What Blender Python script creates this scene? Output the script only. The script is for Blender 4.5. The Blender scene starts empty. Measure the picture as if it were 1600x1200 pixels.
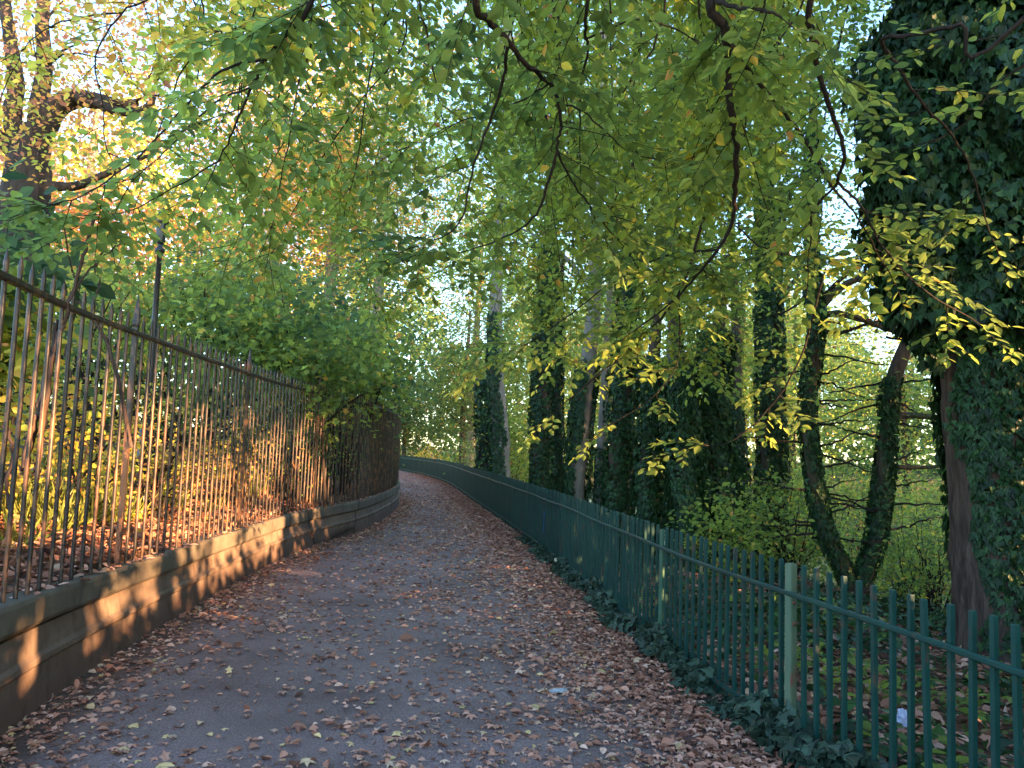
import bpy, math, random
import numpy as np
from mathutils import Vector, Matrix
R = math.radians
random.seed(7)
rng = np.random.default_rng(11)
scn = bpy.context.scene
COL = scn.collection

# ------------------------------------------------------------------ camera
H = 1.65
F = 1200.0
cam_d = bpy.data.cameras.new('camera')
cam = bpy.data.objects.new('camera', cam_d)
COL.objects.link(cam)
CM = Matrix.Rotation(R(90 + 4.95), 3, 'X') @ Matrix.Rotation(R(2.0), 3, 'Z')
cam.matrix_world = Matrix.Translation((0, 0, H)) @ CM.to_4x4()
cam_d.sensor_width = 36
cam_d.lens = 36 * F / 1600
cam_d.clip_start = 0.05
cam_d.clip_end = 2000
scn.camera = cam

def ray(px, py):
    v = CM @ Vector(((px - 800) / F, (600 - py) / F, -1))
    return v
def P(px, py, d):               # point seen at pixel, at forward distance d
    v = ray(px, py); s = d / v.y
    return Vector((v.x * s, d, H + v.z * s))
def G(px, py, z=0.0):           # point seen at pixel on the plane z
    v = ray(px, py); s = (z - H) / v.z
    return (v.x * s, v.y * s)

# ------------------------------------------------------------------ tagging
def tag(o, label=None, cat=None, group=None, kind=None):
    if label: o['label'] = label
    if cat: o['category'] = cat
    if group: o['group'] = group
    if kind: o['kind'] = kind
    return o
def empty(name, loc, label, cat, group=None):
    o = bpy.data.objects.new(name, None)
    o.empty_display_size = .2
    COL.objects.link(o)
    o.location = loc
    o.matrix_world = Matrix.Translation(loc)
    return tag(o, label, cat, group)
def link(name, me, parent=None):
    o = bpy.data.objects.new(name, me)
    COL.objects.link(o)
    if parent:
        o.parent = parent
        o.matrix_parent_inverse = parent_world(parent).inverted()
    return o
def parent_world(o):
    m = o.matrix_basis.copy()
    if o.parent:
        m = parent_world(o.parent) @ o.matrix_parent_inverse @ m
    return m

# ------------------------------------------------------------------ materials
def new_mat(name):
    m = bpy.data.materials.new(name)
    m.use_nodes = True
    nt = m.node_tree
    nt.nodes.clear()
    out = nt.nodes.new('ShaderNodeOutputMaterial')
    return m, nt, out
def N(nt, t, **kw):
    n = nt.nodes.new(t)
    for k, v in kw.items():
        if k in n.inputs.keys(): n.inputs[k].default_value = v
        else: setattr(n, k, v)
    return n
def ramp(nt, stops, interp='LINEAR'):
    n = nt.nodes.new('ShaderNodeValToRGB')
    cr = n.color_ramp
    cr.interpolation = interp
    while len(cr.elements) < len(stops): cr.elements.new(0.5)
    for e, (p, c) in zip(cr.elements, stops):
        e.position = p
        e.color = (c[0], c[1], c[2], 1)
    return n
def mixc(nt, fac, a, b, mode='MIX'):
    n = nt.nodes.new('ShaderNodeMix')
    n.data_type = 'RGBA'
    n.blend_type = mode
    for s, v in ((0, fac), (6, a), (7, b)):
        if hasattr(v, 'links'): nt.links.new(v, n.inputs[s])
        elif s == 0: n.inputs[0].default_value = v
        else: n.inputs[s].default_value = (*v, 1)
    return n.outputs[2]
def noise(nt, scale, detail=4, rough=.55, vec=None, out='Fac'):
    n = N(nt, 'ShaderNodeTexNoise', Scale=scale, Detail=detail, Roughness=rough)
    if vec: nt.links.new(vec, n.inputs['Vector'])
    return n.outputs[out]
def geo(nt): return nt.nodes.new('ShaderNodeNewGeometry').outputs['Position']
def bump(nt, h, strength=.4, dist=.02):
    b = N(nt, 'ShaderNodeBump', Strength=strength, Distance=dist)
    nt.links.new(h, b.inputs['Height'])
    return b.outputs['Normal']
def bsdf(nt, out, col, rough=.7, normal=None, spec=.4, metal=0):
    b = N(nt, 'ShaderNodeBsdfPrincipled', Roughness=rough if not hasattr(rough, 'links') else .5, Metallic=metal)
    b.inputs['Specular IOR Level'].default_value = spec
    if hasattr(rough, 'links'): nt.links.new(rough, b.inputs['Roughness'])
    if hasattr(col, 'links'): nt.links.new(col, b.inputs['Base Color'])
    else: b.inputs['Base Color'].default_value = (*col, 1)
    if normal: nt.links.new(normal, b.inputs['Normal'])
    nt.links.new(b.outputs[0], out.inputs[0])
    return b
def scaled(nt, sock, vec):
    m = N(nt, 'ShaderNodeMapping')
    m.inputs['Scale'].default_value = vec
    nt.links.new(sock, m.inputs[0])
    return m.outputs[0]

LEAF_STOPS = [(0, (.030, .065, .028)), (.2, (.082, .142, .055)), (.4, (.195, .255, .055)), (.55, (.29, .35, .055)),
              (.7, (.60, .46, .07)), (.85, (.62, .28, .08)), (1, (.42, .17, .10))]
def leaf_mat(name, stops=LEAF_STOPS, trans=.45, rough=.45, spec=.35, vary=.35, tboost=1.5):
    m, nt, out = new_mat(name)
    a = N(nt, 'ShaderNodeAttribute', attribute_name='hue')
    r = ramp(nt, stops)
    nt.links.new(a.outputs['Fac'], r.inputs[0])
    g = nt.nodes.new('ShaderNodeNewGeometry')
    mr = N(nt, 'ShaderNodeMapRange')
    mr.inputs[3].default_value = 1 - vary
    mr.inputs[4].default_value = 1 + vary
    nt.links.new(g.outputs['Random Per Island'], mr.inputs[0])
    c = N(nt, 'ShaderNodeVectorMath', operation='SCALE')
    nt.links.new(r.outputs[0], c.inputs[0]); nt.links.new(mr.outputs[0], c.inputs['Scale'])
    b = N(nt, 'ShaderNodeBsdfPrincipled', Roughness=rough)
    b.inputs['Specular IOR Level'].default_value = spec
    nt.links.new(c.outputs[0], b.inputs['Base Color'])
    if trans > 0:
        t = nt.nodes.new('ShaderNodeBsdfTranslucent')
        c2 = N(nt, 'ShaderNodeVectorMath', operation='SCALE')
        c2.inputs['Scale'].default_value = tboost
        nt.links.new(c.outputs[0], c2.inputs[0])
        nt.links.new(c2.outputs[0], t.inputs[0])
        mx = N(nt, 'ShaderNodeMixShader')
        mx.inputs[0].default_value = trans
        nt.links.new(b.outputs[0], mx.inputs[1]); nt.links.new(t.outputs[0], mx.inputs[2])
        nt.links.new(mx.outputs[0], out.inputs[0])
    else:
        nt.links.new(b.outputs[0], out.inputs[0])
    return m
M = {}
M['leaf'] = leaf_mat('leaf', trans=.52, tboost=2.1, rough=.5, spec=.3)
M['ivy'] = leaf_mat('ivy_leaf', [(0, (.014, .042, .014)), (.5, (.030, .080, .024)), (1, (.075, .145, .032))], trans=.12, rough=.42, spec=.28, vary=.5)
M['dusty_ivy'] = leaf_mat('dusty_ivy_leaf', [(0, (.022, .045, .028)), (.5, (.045, .08, .05)), (1, (.09, .14, .085))], trans=.08, rough=.5, spec=.35, vary=.5)
M['litter'] = leaf_mat('fallen_leaf', [(0, (.13, .055, .038)), (.3, (.34, .14, .085)), (.6, (.55, .27, .185)), (.85, (.62, .39, .29)), (1, (.64, .44, .20))],
                       trans=0, rough=.65, spec=.25, vary=.4)
M['grass'] = leaf_mat('grass_blade', [(0, (.06, .11, .02)), (1, (.30, .30, .07))], trans=.3)

def bark(name, c1, c2, scale=9, moss=None, z=.22, strength=.9):
    m, nt, out = new_mat(name)
    p = geo(nt)
    s = scaled(nt, p, (1, 1, z))
    n1 = noise(nt, scale, 6, .65, s)
    r = ramp(nt, [(.32, c1), (.68, c2)])
    nt.links.new(n1, r.inputs[0])
    c = r.outputs[0]
    if moss:
        n2 = noise(nt, 2.2, 3, .5, p)
        rr = ramp(nt, [(.45, (0, 0, 0)), (.62, (1, 1, 1))])
        nt.links.new(n2, rr.inputs[0])
        c = mixc(nt, rr.outputs[0], c, moss)
    v = N(nt, 'ShaderNodeTexVoronoi', Scale=scale * 1.6, feature='DISTANCE_TO_EDGE')
    nt.links.new(s, v.inputs['Vector'])
    add = N(nt, 'ShaderNodeMath', operation='ADD')
    nt.links.new(n1, add.inputs[0]); nt.links.new(v.outputs[0], add.inputs[1])
    bsdf(nt, out, c, .85, bump(nt, add.outputs[0], strength, .05), .2)
    return m
M['bark'] = bark('bark_brown', (.055, .04, .032), (.15, .105, .08), moss=(.06, .07, .035))
M['bark_red'] = bark('bark_reddish', (.040, .026, .021), (.17, .112, .088), 10, z=.14, strength=1.0)
M['bark_pale'] = bark('bark_pale', (.17, .14, .12), (.34, .29, .25), 4, z=.5, strength=.4)
M['bark_grey'] = bark('bark_grey', (.022, .019, .018), (.075, .062, .055), 7, strength=.6)
M['bark_dark'] = bark('bark_dark', (.018, .014, .012), (.05, .037, .028), 14, strength=.5)
M['twig'] = bark('twig_bark', (.018, .014, .013), (.045, .033, .027), 20, strength=.3)

def metal_paint(name, base, base2, rust, rust_amt, rough=.35, z=.35, scale=16):
    m, nt, out = new_mat(name)
    p = geo(nt)
    n0 = noise(nt, 2.5, 4, .6, p)
    r0 = ramp(nt, [(.35, base), (.7, base2)])
    nt.links.new(n0, r0.inputs[0])
    n1 = noise(nt, scale, 6, .7, scaled(nt, p, (1, 1, z)))
    r1 = ramp(nt, [(rust_amt, (1, 1, 1)), (rust_amt + .06, (0, 0, 0))])
    nt.links.new(n1, r1.inputs[0])
    c = mixc(nt, r1.outputs[0], r0.outputs[0], rust)
    rg = N(nt, 'ShaderNodeMapRange'); rg.inputs[3].default_value = rough - .08; rg.inputs[4].default_value = rough + .25
    nt.links.new(n1, rg.inputs[0])
    bsdf(nt, out, c, rg.outputs[0], bump(nt, n1, .25, .004), .5)
    return m
M['green_paint'] = metal_paint('green_paint', (.005, .050, .042), (.009, .072, .056), (.09, .06, .045), .36, .40)
M['post_paint'] = metal_paint('pale_green_paint', (.10, .16, .095), (.17, .21, .12), (.20, .09, .06), .34, .5)
M['post_dark'] = metal_paint('green_post_paint', (.035, .12, .075), (.06, .15, .09), (.16, .09, .06), .35, .45)
M['rail_iron'] = metal_paint('black_iron', (.024, .019, .017), (.052, .038, .03), (.18, .09, .05), .43, .28)
M['rail_top'] = metal_paint('rusty_rail', (.022, .017, .016), (.045, .032, .026), (.12, .06, .04), .42, .4)
M['lamp_black'] = metal_paint('lamp_black_paint', (.02, .021, .023), (.04, .04, .042), (.10, .06, .04), .28, .35)
M['rust'] = metal_paint('rust', (.17, .06, .035), (.26, .10, .06), (.1, .04, .03), .4, .8)

def simple(name, col, rough=.6, var=.2, scale=8, spec=.4, bmp=.2):
    m, nt, out = new_mat(name)
    p = geo(nt)
    n = noise(nt, scale, 5, .6, p)
    r = ramp(nt, [(.3, tuple(c * (1 - var) for c in col)), (.7, tuple(min(1, c * (1 + var)) for c in col))])
    nt.links.new(n, r.inputs[0])
    bsdf(nt, out, r.outputs[0], rough, bump(nt, n, bmp, .01), spec)
    return m
M['white_paint'] = simple('white_paint', (.72, .74, .74), .5)
M['blue_paint'] = simple('blue_paint', (.03, .16, .42), .5)
M['cream'] = simple('cream_plastic', (.62, .52, .33), .6)
M['lilac'] = simple('pale_wrapper', (.66, .68, .86), .45)
M['silver'] = simple('grey_wrapper', (.45, .47, .5), .4)
M['lamp_glass'] = simple('lamp_glass', (.03, .032, .035), .25)

# path
def make_path_mat():
    m, nt, out = new_mat('path_tarmac')
    p = geo(nt)
    a = N(nt, 'ShaderNodeAttribute', attribute_name='hue')   # 0 centre, 1 edge (trodden dirt lies at the edges)
    fine = noise(nt, 75, 6, .8, p)
    r = ramp(nt, [(.34, (.115, .076, .070)), (.50, (.26, .178, .165)), (.62, (.35, .26, .24)), (.72, (.56, .46, .43))])
    nt.links.new(fine, r.inputs[0])
    big = noise(nt, .9, 5, .6, p)
    rb = ramp(nt, [(.3, (.62, .58, .56)), (.5, (.95, .93, .93)), (.7, (1.2, 1.18, 1.2))])
    nt.links.new(big, rb.inputs[0])
    c = mixc(nt, 1.0, r.outputs[0], rb.outputs[0], 'MULTIPLY')
    v = N(nt, 'ShaderNodeTexVoronoi', Scale=70.0)
    nt.links.new(p, v.inputs['Vector'])
    dirtn = noise(nt, 6, 6, .7, p)
    dr = ramp(nt, [(.35, (.075, .045, .036)), (.7, (.16, .10, .08))])
    nt.links.new(dirtn, dr.inputs[0])
    f = N(nt, 'ShaderNodeMath', operation='MULTIPLY_ADD')
    nt.links.new(dirtn, f.inputs[0]); f.inputs[1].default_value = .9
    ad = N(nt, 'ShaderNodeMath', operation='SUBTRACT'); nt.links.new(a.outputs['Fac'], ad.inputs[0]); ad.inputs[1].default_value = .65
    nt.links.new(ad.outputs[0], f.inputs[2])
    fr = ramp(nt, [(.2, (0, 0, 0)), (.5, (1, 1, 1))])
    nt.links.new(f.outputs[0], fr.inputs[0])
    c = mixc(nt, fr.outputs[0], c, dr.outputs[0])
    h = N(nt, 'ShaderNodeMath', operation='ADD'); nt.links.new(fine, h.inputs[0]); nt.links.new(v.outputs[0], h.inputs[1])
    bsdf(nt, out, c, .75, bump(nt, h.outputs[0], .6, .008), .35)
    return m
M['path'] = make_path_mat()
def make_ground_mat():
    m, nt, out = new_mat('leafy_soil')
    p = geo(nt)
    v = N(nt, 'ShaderNodeTexVoronoi', Scale=16.0, Randomness=1.0)
    nt.links.new(p, v.inputs['Vector'])
    sep = N(nt, 'ShaderNodeSeparateColor'); nt.links.new(v.outputs['Color'], sep.inputs[0])
    r = ramp(nt, [(0, (.05, .03, .022)), (.35, (.12, .06, .038)), (.7, (.24, .125, .08)), (1, (.36, .23, .15))])
    nt.links.new(sep.outputs[0], r.inputs[0])
    big = noise(nt, .55, 5, .6, p)
    rg = ramp(nt, [(.47, (0, 0, 0)), (.58, (1, 1, 1))])
    nt.links.new(big, rg.inputs[0])
    soil = ramp(nt, [(.3, (.03, .022, .017)), (.7, (.075, .05, .036))])
    nt.links.new(noise(nt, 9, 5, .65, p), soil.inputs[0])
    c = mixc(nt, rg.outputs[0], r.outputs[0], soil.outputs[0])
    a = N(nt, 'ShaderNodeAttribute', attribute_name='hue')   # 1 = grassy
    gr = ramp(nt, [(.3, (.05, .09, .02)), (.7, (.16, .22, .06))])
    nt.links.new(noise(nt, 3, 6, .7, p), gr.inputs[0])
    c = mixc(nt, a.outputs['Fac'], c, gr.outputs[0])
    bsdf(nt, out, c, .9, bump(nt, v.outputs['Distance'], .7, .03), .15)
    return m
M['ground'] = make_ground_mat()
def make_wall_mat(name, c1, c2, dirt):
    m, nt, out = new_mat(name)
    p = geo(nt)
    n1 = noise(nt, 3.5, 7, .65, p)
    r = ramp(nt, [(.3, c1), (.7, c2)])
    nt.links.new(n1, r.inputs[0])
    sx = N(nt, 'ShaderNodeSeparateXYZ'); nt.links.new(p, sx.inputs[0])
    nz = noise(nt, 1.8, 5, .6, p)
    f = N(nt, 'ShaderNodeMath', operation='MULTIPLY_ADD'); nt.links.new(nz, f.inputs[0]); f.inputs[1].default_value = .6
    neg = N(nt, 'ShaderNodeMath', operation='MULTIPLY'); nt.links.new(sx.outputs[2], neg.inputs[0]); neg.inputs[1].default_value = -1
    nt.links.new(neg.outputs[0], f.inputs[2])
    fr = ramp(nt, [(0.0, (0, 0, 0)), (.16, (1, 1, 1))])
    nt.links.new(f.outputs[0], fr.inputs[0])
    c = mixc(nt, fr.outputs[0], r.outputs[0], dirt)
    # streaks and dark blotches of algae
    n2 = noise(nt, 7, 6, .7, scaled(nt, p, (1, 1, .4)))
    rs = ramp(nt, [(.52, (1, 1, 1)), (.7, (.55, .5, .47))])
    nt.links.new(n2, rs.inputs[0])
    c = mixc(nt, 1.0, c, rs.outputs[0], 'MULTIPLY')
    # hairline cracks
    w = noise(nt, 2.5, 4, .7, p, 'Color')
    wm = mixc(nt, .12, p, w, 'ADD')
    v = N(nt, 'ShaderNodeTexVoronoi', Scale=.11, feature='DISTANCE_TO_EDGE'); nt.links.new(wm, v.inputs['Vector'])
    rc = ramp(nt, [(0, (.25, .22, .2)), (.006, (1, 1, 1))])
    nt.links.new(v.outputs[0], rc.inputs[0])
    c = mixc(nt, 1.0, c, rc.outputs[0], 'MULTIPLY')
    hb = noise(nt, 30, 6, .75, p)
    bsdf(nt, out, c, .85, bump(nt, hb, .5, .012), .25)
    return m
M['wall'] = make_wall_mat('wall_render', (.13, .090, .070), (.245, .175, .13), (.14, .088, .068))
M['coping'] = make_wall_mat('coping_stone', (.11, .092, .072), (.20, .165, .125), (.13, .105, .085))
def make_water():
    m, nt, out = new_mat('river_water')
    p = geo(nt)
    n = noise(nt, 6, 4, .6, scaled(nt, p, (1, .5, 1)))
    bsdf(nt, out, (.03, .035, .028), .06, bump(nt, n, .5, .04), .6)
    return m
M['water'] = make_water()

# ------------------------------------------------------------------ mesh helpers
def mesh_np(name, V, Fc, mat, hue=None, smooth=False):
    """V (n,3); Fc list of (m,k) int arrays"""
    me = bpy.data.meshes.new(name)
    V = np.asarray(V, np.float32)
    me.vertices.add(len(V)); me.vertices.foreach_set('co', V.ravel())
    loops = np.concatenate([f.ravel() for f in Fc]).astype(np.int32)
    tot = np.concatenate([np.full(len(f), f.shape[1]) for f in Fc]).astype(np.int32)
    start = np.concatenate([[0], np.cumsum(tot)[:-1]]).astype(np.int32)
    me.loops.add(len(loops)); me.loops.foreach_set('vertex_index', loops)
    me.polygons.add(len(tot)); me.polygons.foreach_set('loop_start', start)
    me.polygons.foreach_set('use_smooth', np.full(len(tot), smooth))
    me.update(calc_edges=True)
    if hue is not None:
        a = me.attributes.new('hue', 'FLOAT', 'POINT')
        a.data.foreach_set('value', np.asarray(hue, np.float32))
    me.materials.append(mat)
    return me

T_OVAL = (np.array([(0, 0, 0), (.18, .20, .03), (.5, .30, .06), (.8, .17, .02), (1, 0, -.06), (.8, -.17, .02), (.5, -.30, .06), (.18, -.20, .03)]),
          [np.array([[0, 4, 3, 2], [0, 2, 1, 0]])[:0], np.array([[0, 4, 3, 2, 1], [0, 7, 6, 5, 4]])])
T_RHOMB = (np.array([(0, 0, 0), (.45, .34, .06), (1, 0, 0), (.45, -.34, .06)]), [np.array([[0, 3, 2, 1]])])
T_IVY = (np.array([(0, 0, 0), (-.08, .34, -.02), (.34, .42, .02), (.5, .2, .03), (1, 0, -.08), (.5, -.2, .03), (.34, -.42, .02), (-.08, -.34, -.02)]),
         [np.array([[0, 4, 3, 2, 1], [0, 7, 6, 5, 4]])])
T_MAPLE = (np.array([(0, 0, 0), (.0, .35, -.03), (.28, .22, .03), (.55, .5, -.04), (.6, .16, .03), (1, 0, -.05),
                     (.6, -.16, .03), (.55, -.5, -.04), (.28, -.22, .03), (.0, -.35, -.03)]),
           [np.array([[0, 2, 1], [0, 8, 9][::-1]]), np.array([[0, 4, 3, 2], [0, 8, 7, 6], [0, 6, 5, 4]])])
T_BLADE = (np.array([(0, -.03, 0), (.5, -.025, .0), (1, 0, -.12), (.5, .025, 0), (0, .03, 0)]), [np.array([[0, 1, 2, 3, 4]])])

def unit(a):
    return a / np.maximum(np.linalg.norm(a, axis=1, keepdims=True), 1e-9)
def leaf_geo(pos, dirs, nrm, size, hue, tpl):
    pos = np.asarray(pos, float); n = len(pos)
    D = unit(np.asarray(dirs, float))
    S = unit(np.cross(nrm, D)); U = np.cross(D, S)
    T, Fs = tpl
    k = len(T)
    size = np.broadcast_to(np.asarray(size, float).reshape(-1, 1, 1), (n, 1, 1))
    V = pos[:, None, :] + size * (T[None, :, 0:1] * D[:, None, :] + T[None, :, 1:2] * S[:, None, :] + T[None, :, 2:3] * U[:, None, :])
    V = V.reshape(-1, 3)
    base = (np.arange(n) * k)
    Fo = []
    for f in Fs:
        if len(f) == 0: continue
        Fo.append((base[:, None, None] + f[None]).reshape(-1, f.shape[1]))
    return V, Fo, np.repeat(hue, k)
def leaves_obj(name, pos, dirs, nrm, size, hue, tpl, mat, parent=None):
    V, Fo, h = leaf_geo(pos, dirs, nrm, size, np.asarray(hue, float), tpl)
    return link(name, mesh_np(name, V, Fo, mat, h), parent)

class Tubes:
    def __init__(s): s.V = []; s.Q = []; s.n = 0
    def add(s, pts, rad, sides=8, rough=0.0, cap=True, flare=0):
        pts = np.array([tuple(p) for p in pts], float)
        m = len(pts)
        rad = np.interp(np.linspace(0, 1, m), np.linspace(0, 1, len(rad)), rad) if not np.isscalar(rad) else np.full(m, rad)
        tan = np.gradient(pts, axis=0); tan = unit(tan)
        ref = np.array([0, 0, 1.0]) if abs(tan[0][2]) < .8 else np.array([1.0, 0, 0])
        a = np.cross(tan, ref); a = unit(a); b = np.cross(tan, a)
        th = np.arange(sides) * 2 * math.pi / sides
        rr = rad[:, None] * (1 + rough * rng.normal(size=(m, sides)))
        if flare:
            lob = 1 + flare * np.exp(-np.arange(m) * 1.0)[:, None] * (1 + .5 * np.sin(th * 4 + 1)[None])
            rr = rr * lob
        V = pts[:, None] + rr[..., None] * (np.cos(th)[None, :, None] * a[:, None] + np.sin(th)[None, :, None] * b[:, None])
        i0 = s.n
        s.V.append(V.reshape(-1, 3)); s.n += m * sides
        i = np.arange(m - 1)[:, None]; j = np.arange(sides)[None]; j2 = (j + 1) % sides
        q = np.stack([i0 + i * sides + j, i0 + (i + 1) * sides + j, i0 + (i + 1) * sides + j2, i0 + i * sides + j2], -1)
        s.Q.append(q.reshape(-1, 4))
    def obj(s, name, mat, parent=None):
        return link(name, mesh_np(name, np.concatenate(s.V), [np.concatenate(s.Q)], mat, smooth=True), parent)

def smooth_path(pts, n=6):
    """Catmull-Rom through points"""
    p = [np.array(tuple(q), float) for q in pts]
    p = [2 * p[0] - p[1]] + p + [2 * p[-1] - p[-2]]
    out = []
    for i in range(1, len(p) - 2):
        for t in np.linspace(0, 1, n, endpoint=False):
            a, b, c, d = p[i - 1], p[i], p[i + 1], p[i + 2]
            out.append(.5 * ((2 * b) + (-a + c) * t + (2 * a - 5 * b + 4 * c - d) * t * t + (-a + 3 * b - 3 * c + d) * t ** 3))
    out.append(p[-2])
    return np.array(out)
def wobble(pts, amp):
    pts = np.array(pts); m = len(pts)
    w = rng.normal(size=pts.shape) * amp
    w[0] = 0
    return pts + w

def curve_fn(pts):
    pts = sorted(pts, key=lambda p: p[1])
    y = np.array([p[1] for p in pts]); x = np.array([p[0] for p in pts])
    m = np.gradient(x, y)
    def f(v):
        v = np.asarray(v, float); i = np.clip(np.searchsorted(y, v) - 1, 0, len(y) - 2)
        h = y[i + 1] - y[i]; t = (v - y[i]) / h
        tc = np.clip(t, -50, 50)
        inside = (2 * t**3 - 3 * t**2 + 1) * x[i] + (t**3 - 2 * t**2 + t) * h * m[i] + (-2 * t**3 + 3 * t**2) * x[i + 1] + (t**3 - t**2) * h * m[i + 1]
        lo = x[0] + (v - y[0]) * m[0]; hi = x[-1] + (v - y[-1]) * m[-1]
        return np.where(v < y[0], lo, np.where(v > y[-1], hi, inside))
    return f

FENCE_Z = 1.05
RAIL_Z = 2.45
rp = [(2.75, -6), (2.35, -1)] + [G(*q, FENCE_Z) for q in [(1558, 968), (1230, 880), (1033, 823), (948, 795), (895, 777), (827, 756), (746, 733), (685, 718)]]
rp += [(-8.3, 56), (-16, 72)]
lp = [(-2.1, -6), (-2.4, -0.5)] + [G(*q, RAIL_Z) for q in [(3, 431), (100, 476), (200, 517), (300, 553), (400, 588), (500, 616), (560, 628), (600, 641)]][:-1]
lp += [(-2.78, 17.0), (-2.92, 20), (-3.35, 23.5), (-4.2, 27), (-6.5, 34), (-9.0, 43), (-12.6, 55), (-19, 70)]
print('RIGHT', [(round(a, 2), round(b, 2)) for a, b in rp]); print('LEFT', [(round(a, 2), round(b, 2)) for a, b in lp])
xR = curve_fn(rp); xL = curve_fn(lp)
def wall_top(y): return np.interp(y, [3.9, 5.7, 9, 30], [.74, .67, .62, .62])

def ground_z(x, y):
    x = np.asarray(x, float); y = np.asarray(y, float)
    l = xL(y) - x; r = x - xR(y)
    zl = wall_top(y) - .04 + np.interp(l, [0, 1, 2.5, 6, 14, 40], [0, .12, .62, 1.35, 2.2, 3.2]) + .06 * np.sin(x * 2.1 + y * 1.3)
    wet = 4.5 + 1.2 * np.sin(y * .21)
    zr = np.interp(r, [0, .4, 3, 5.2, 7.2, 13.2, 15, 20, 60], [0, -.05, -.22, -.55, -1.75, -1.75, -.95, -.7, 1.2]) + .05 * np.sin(x * 1.7 + y * .9)
    zp = np.zeros_like(l)
    z = np.where(l > 0, zl, np.where(r > 0, zr, zp))
    return z - np.where((l <= 0) & (r <= 0), .012, 0)
def gz(x, y): return float(ground_z(np.array(x), np.array(y)))

# ------------------------------------------------------------------ ground, path, river
ys = np.concatenate([np.linspace(-14, 30, 177), np.linspace(30.6, 75, 60), np.array([85, 100, 130, 180, 300])])
lo = np.array([0.02, .06, .3, .6, 1, 1.5, 2, 2.5, 3, 4, 5, 6, 8, 10, 14, 20, 30, 45, 80, 200])
ro = np.array([0.02, .1, .4, .7, 1.1, 1.6, 2.2, 3, 3.6, 4.2, 4.8, 5.2, 5.8, 6.4, 7.2, 9, 11, 13.2, 14, 15, 17, 20, 26, 34, 60, 100, 220])
rows = []; hues = []
for y in ys:
    xl, xr = float(xL(y)) - .14, float(xR(y)) + .1
    xs = np.concatenate([(xl - lo)[::-1], [xl + .045], np.linspace(xl + .152, xr - .11, 6), xr + ro])
    z = ground_z(xs, np.full_like(xs, y))
    rows.append(np.stack([xs, np.full_like(xs, y), z], 1))
    hues.append(np.clip((xs - xr - 13.5) / 3, 0, .35))
nc = len(rows[0]); V = np.concatenate(rows)
i = np.arange(len(ys) - 1)[:, None] * nc; j = np.arange(nc - 1)[None]
Q = np.stack([i + j, i + j + 1, i + nc + j + 1, i + nc + j], -1).reshape(-1, 4)
g = link('ground', mesh_np('ground', V, [Q], M['ground'], np.concatenate(hues), True)); g['kind'] = 'structure'
# path sheet with a shallow camber
ysp = np.concatenate([np.linspace(-10, 25, 141), np.linspace(26, 70, 45)])
rows = []; hues = []
tt = np.linspace(0, 1, 15)
for y in ysp:
    xl, xr = float(xL(y)) - .02, float(xR(y)) + .03
    xs = xl + (xr - xl) * tt
    zz = .012 + .035 * np.sin(np.pi * tt) + .006 * np.sin(xs * 3 + y * 1.7)
    zz += .025 * np.exp(-(xs - xl) / .16)       # dirt banked against the wall
    rows.append(np.stack([xs, np.full_like(xs, y), zz], 1))
    d = np.minimum(xs - xl, (xr - xs))
    hues.append(np.clip(1 - d / np.where(xs - xl < xr - xs, .75, .85), 0, 1))
V = np.concatenate(rows); nc = 15
i = np.arange(len(ysp) - 1)[:, None] * nc; j = np.arange(nc - 1)[None]
Q = np.stack([i + j, i + j + 1, i + nc + j + 1, i + nc + j], -1).reshape(-1, 4)
o = link('path', mesh_np('path', V, [Q], M['path'], np.concatenate(hues), True)); o['kind'] = 'structure'
def path_z(x, y):
    xl, xr = xL(y) - .02, xR(y) + .03
    t = np.clip((x - xl) / (xr - xl), 0, 1)
    return .012 + .035 * np.sin(np.pi * t) + .025 * np.exp(-(x - xl) / .16)
# river
rows = []
for y in np.linspace(-14, 120, 60):
    xr = float(xR(y)) + .1
    rows.append([(xr + 5.6, y, -1.25), (xr + 15.2, y, -1.25)])
V = np.array(rows).reshape(-1, 3); k = np.arange(59)[:, None] * 2
Q = (k + np.array([[0, 1, 3, 2]]))
o = link('river', mesh_np('river', V, [Q], M['water'])); o['kind'] = 'structure'

# ------------------------------------------------------------------ swept strips (walls, rails)
def sweep(xf, y0, y1, step, prof, zf=None):
    """prof: list of (offset to +x, z) closed loop; zf(y) added to z"""
    yy = np.arange(y0, y1 + 1e-6, step)
    xx = xf(yy); dx = np.gradient(xx, yy); L = np.sqrt(1 + dx * dx)
    nx, ny = 1 / L, -dx / L
    prof = np.array(prof, float); k = len(prof)
    V = np.zeros((len(yy), k, 3))
    V[:, :, 0] = xx[:, None] + nx[:, None] * prof[None, :, 0]
    V[:, :, 1] = yy[:, None] + ny[:, None] * prof[None, :, 0]
    V[:, :, 2] = prof[None, :, 1] + (zf(yy)[:, None] if zf is not None else 0)
    i = np.arange(len(yy) - 1)[:, None] * k; j = np.arange(k)[None]; j2 = (j + 1) % k
    Q = np.stack([i + j, i + k + j, i + k + j2, i + j2], -1).reshape(-1, 4)
    caps = [np.array([list(range(k))]), np.array([list(range((len(yy) - 1) * k, len(yy) * k))[::-1]])]
    return V.reshape(-1, 3), [Q] + caps

ret = empty('retaining_wall', (float(xL(6)), 6, 0), 'low rendered retaining wall with stone coping along the left of the path', 'wall')
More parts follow.
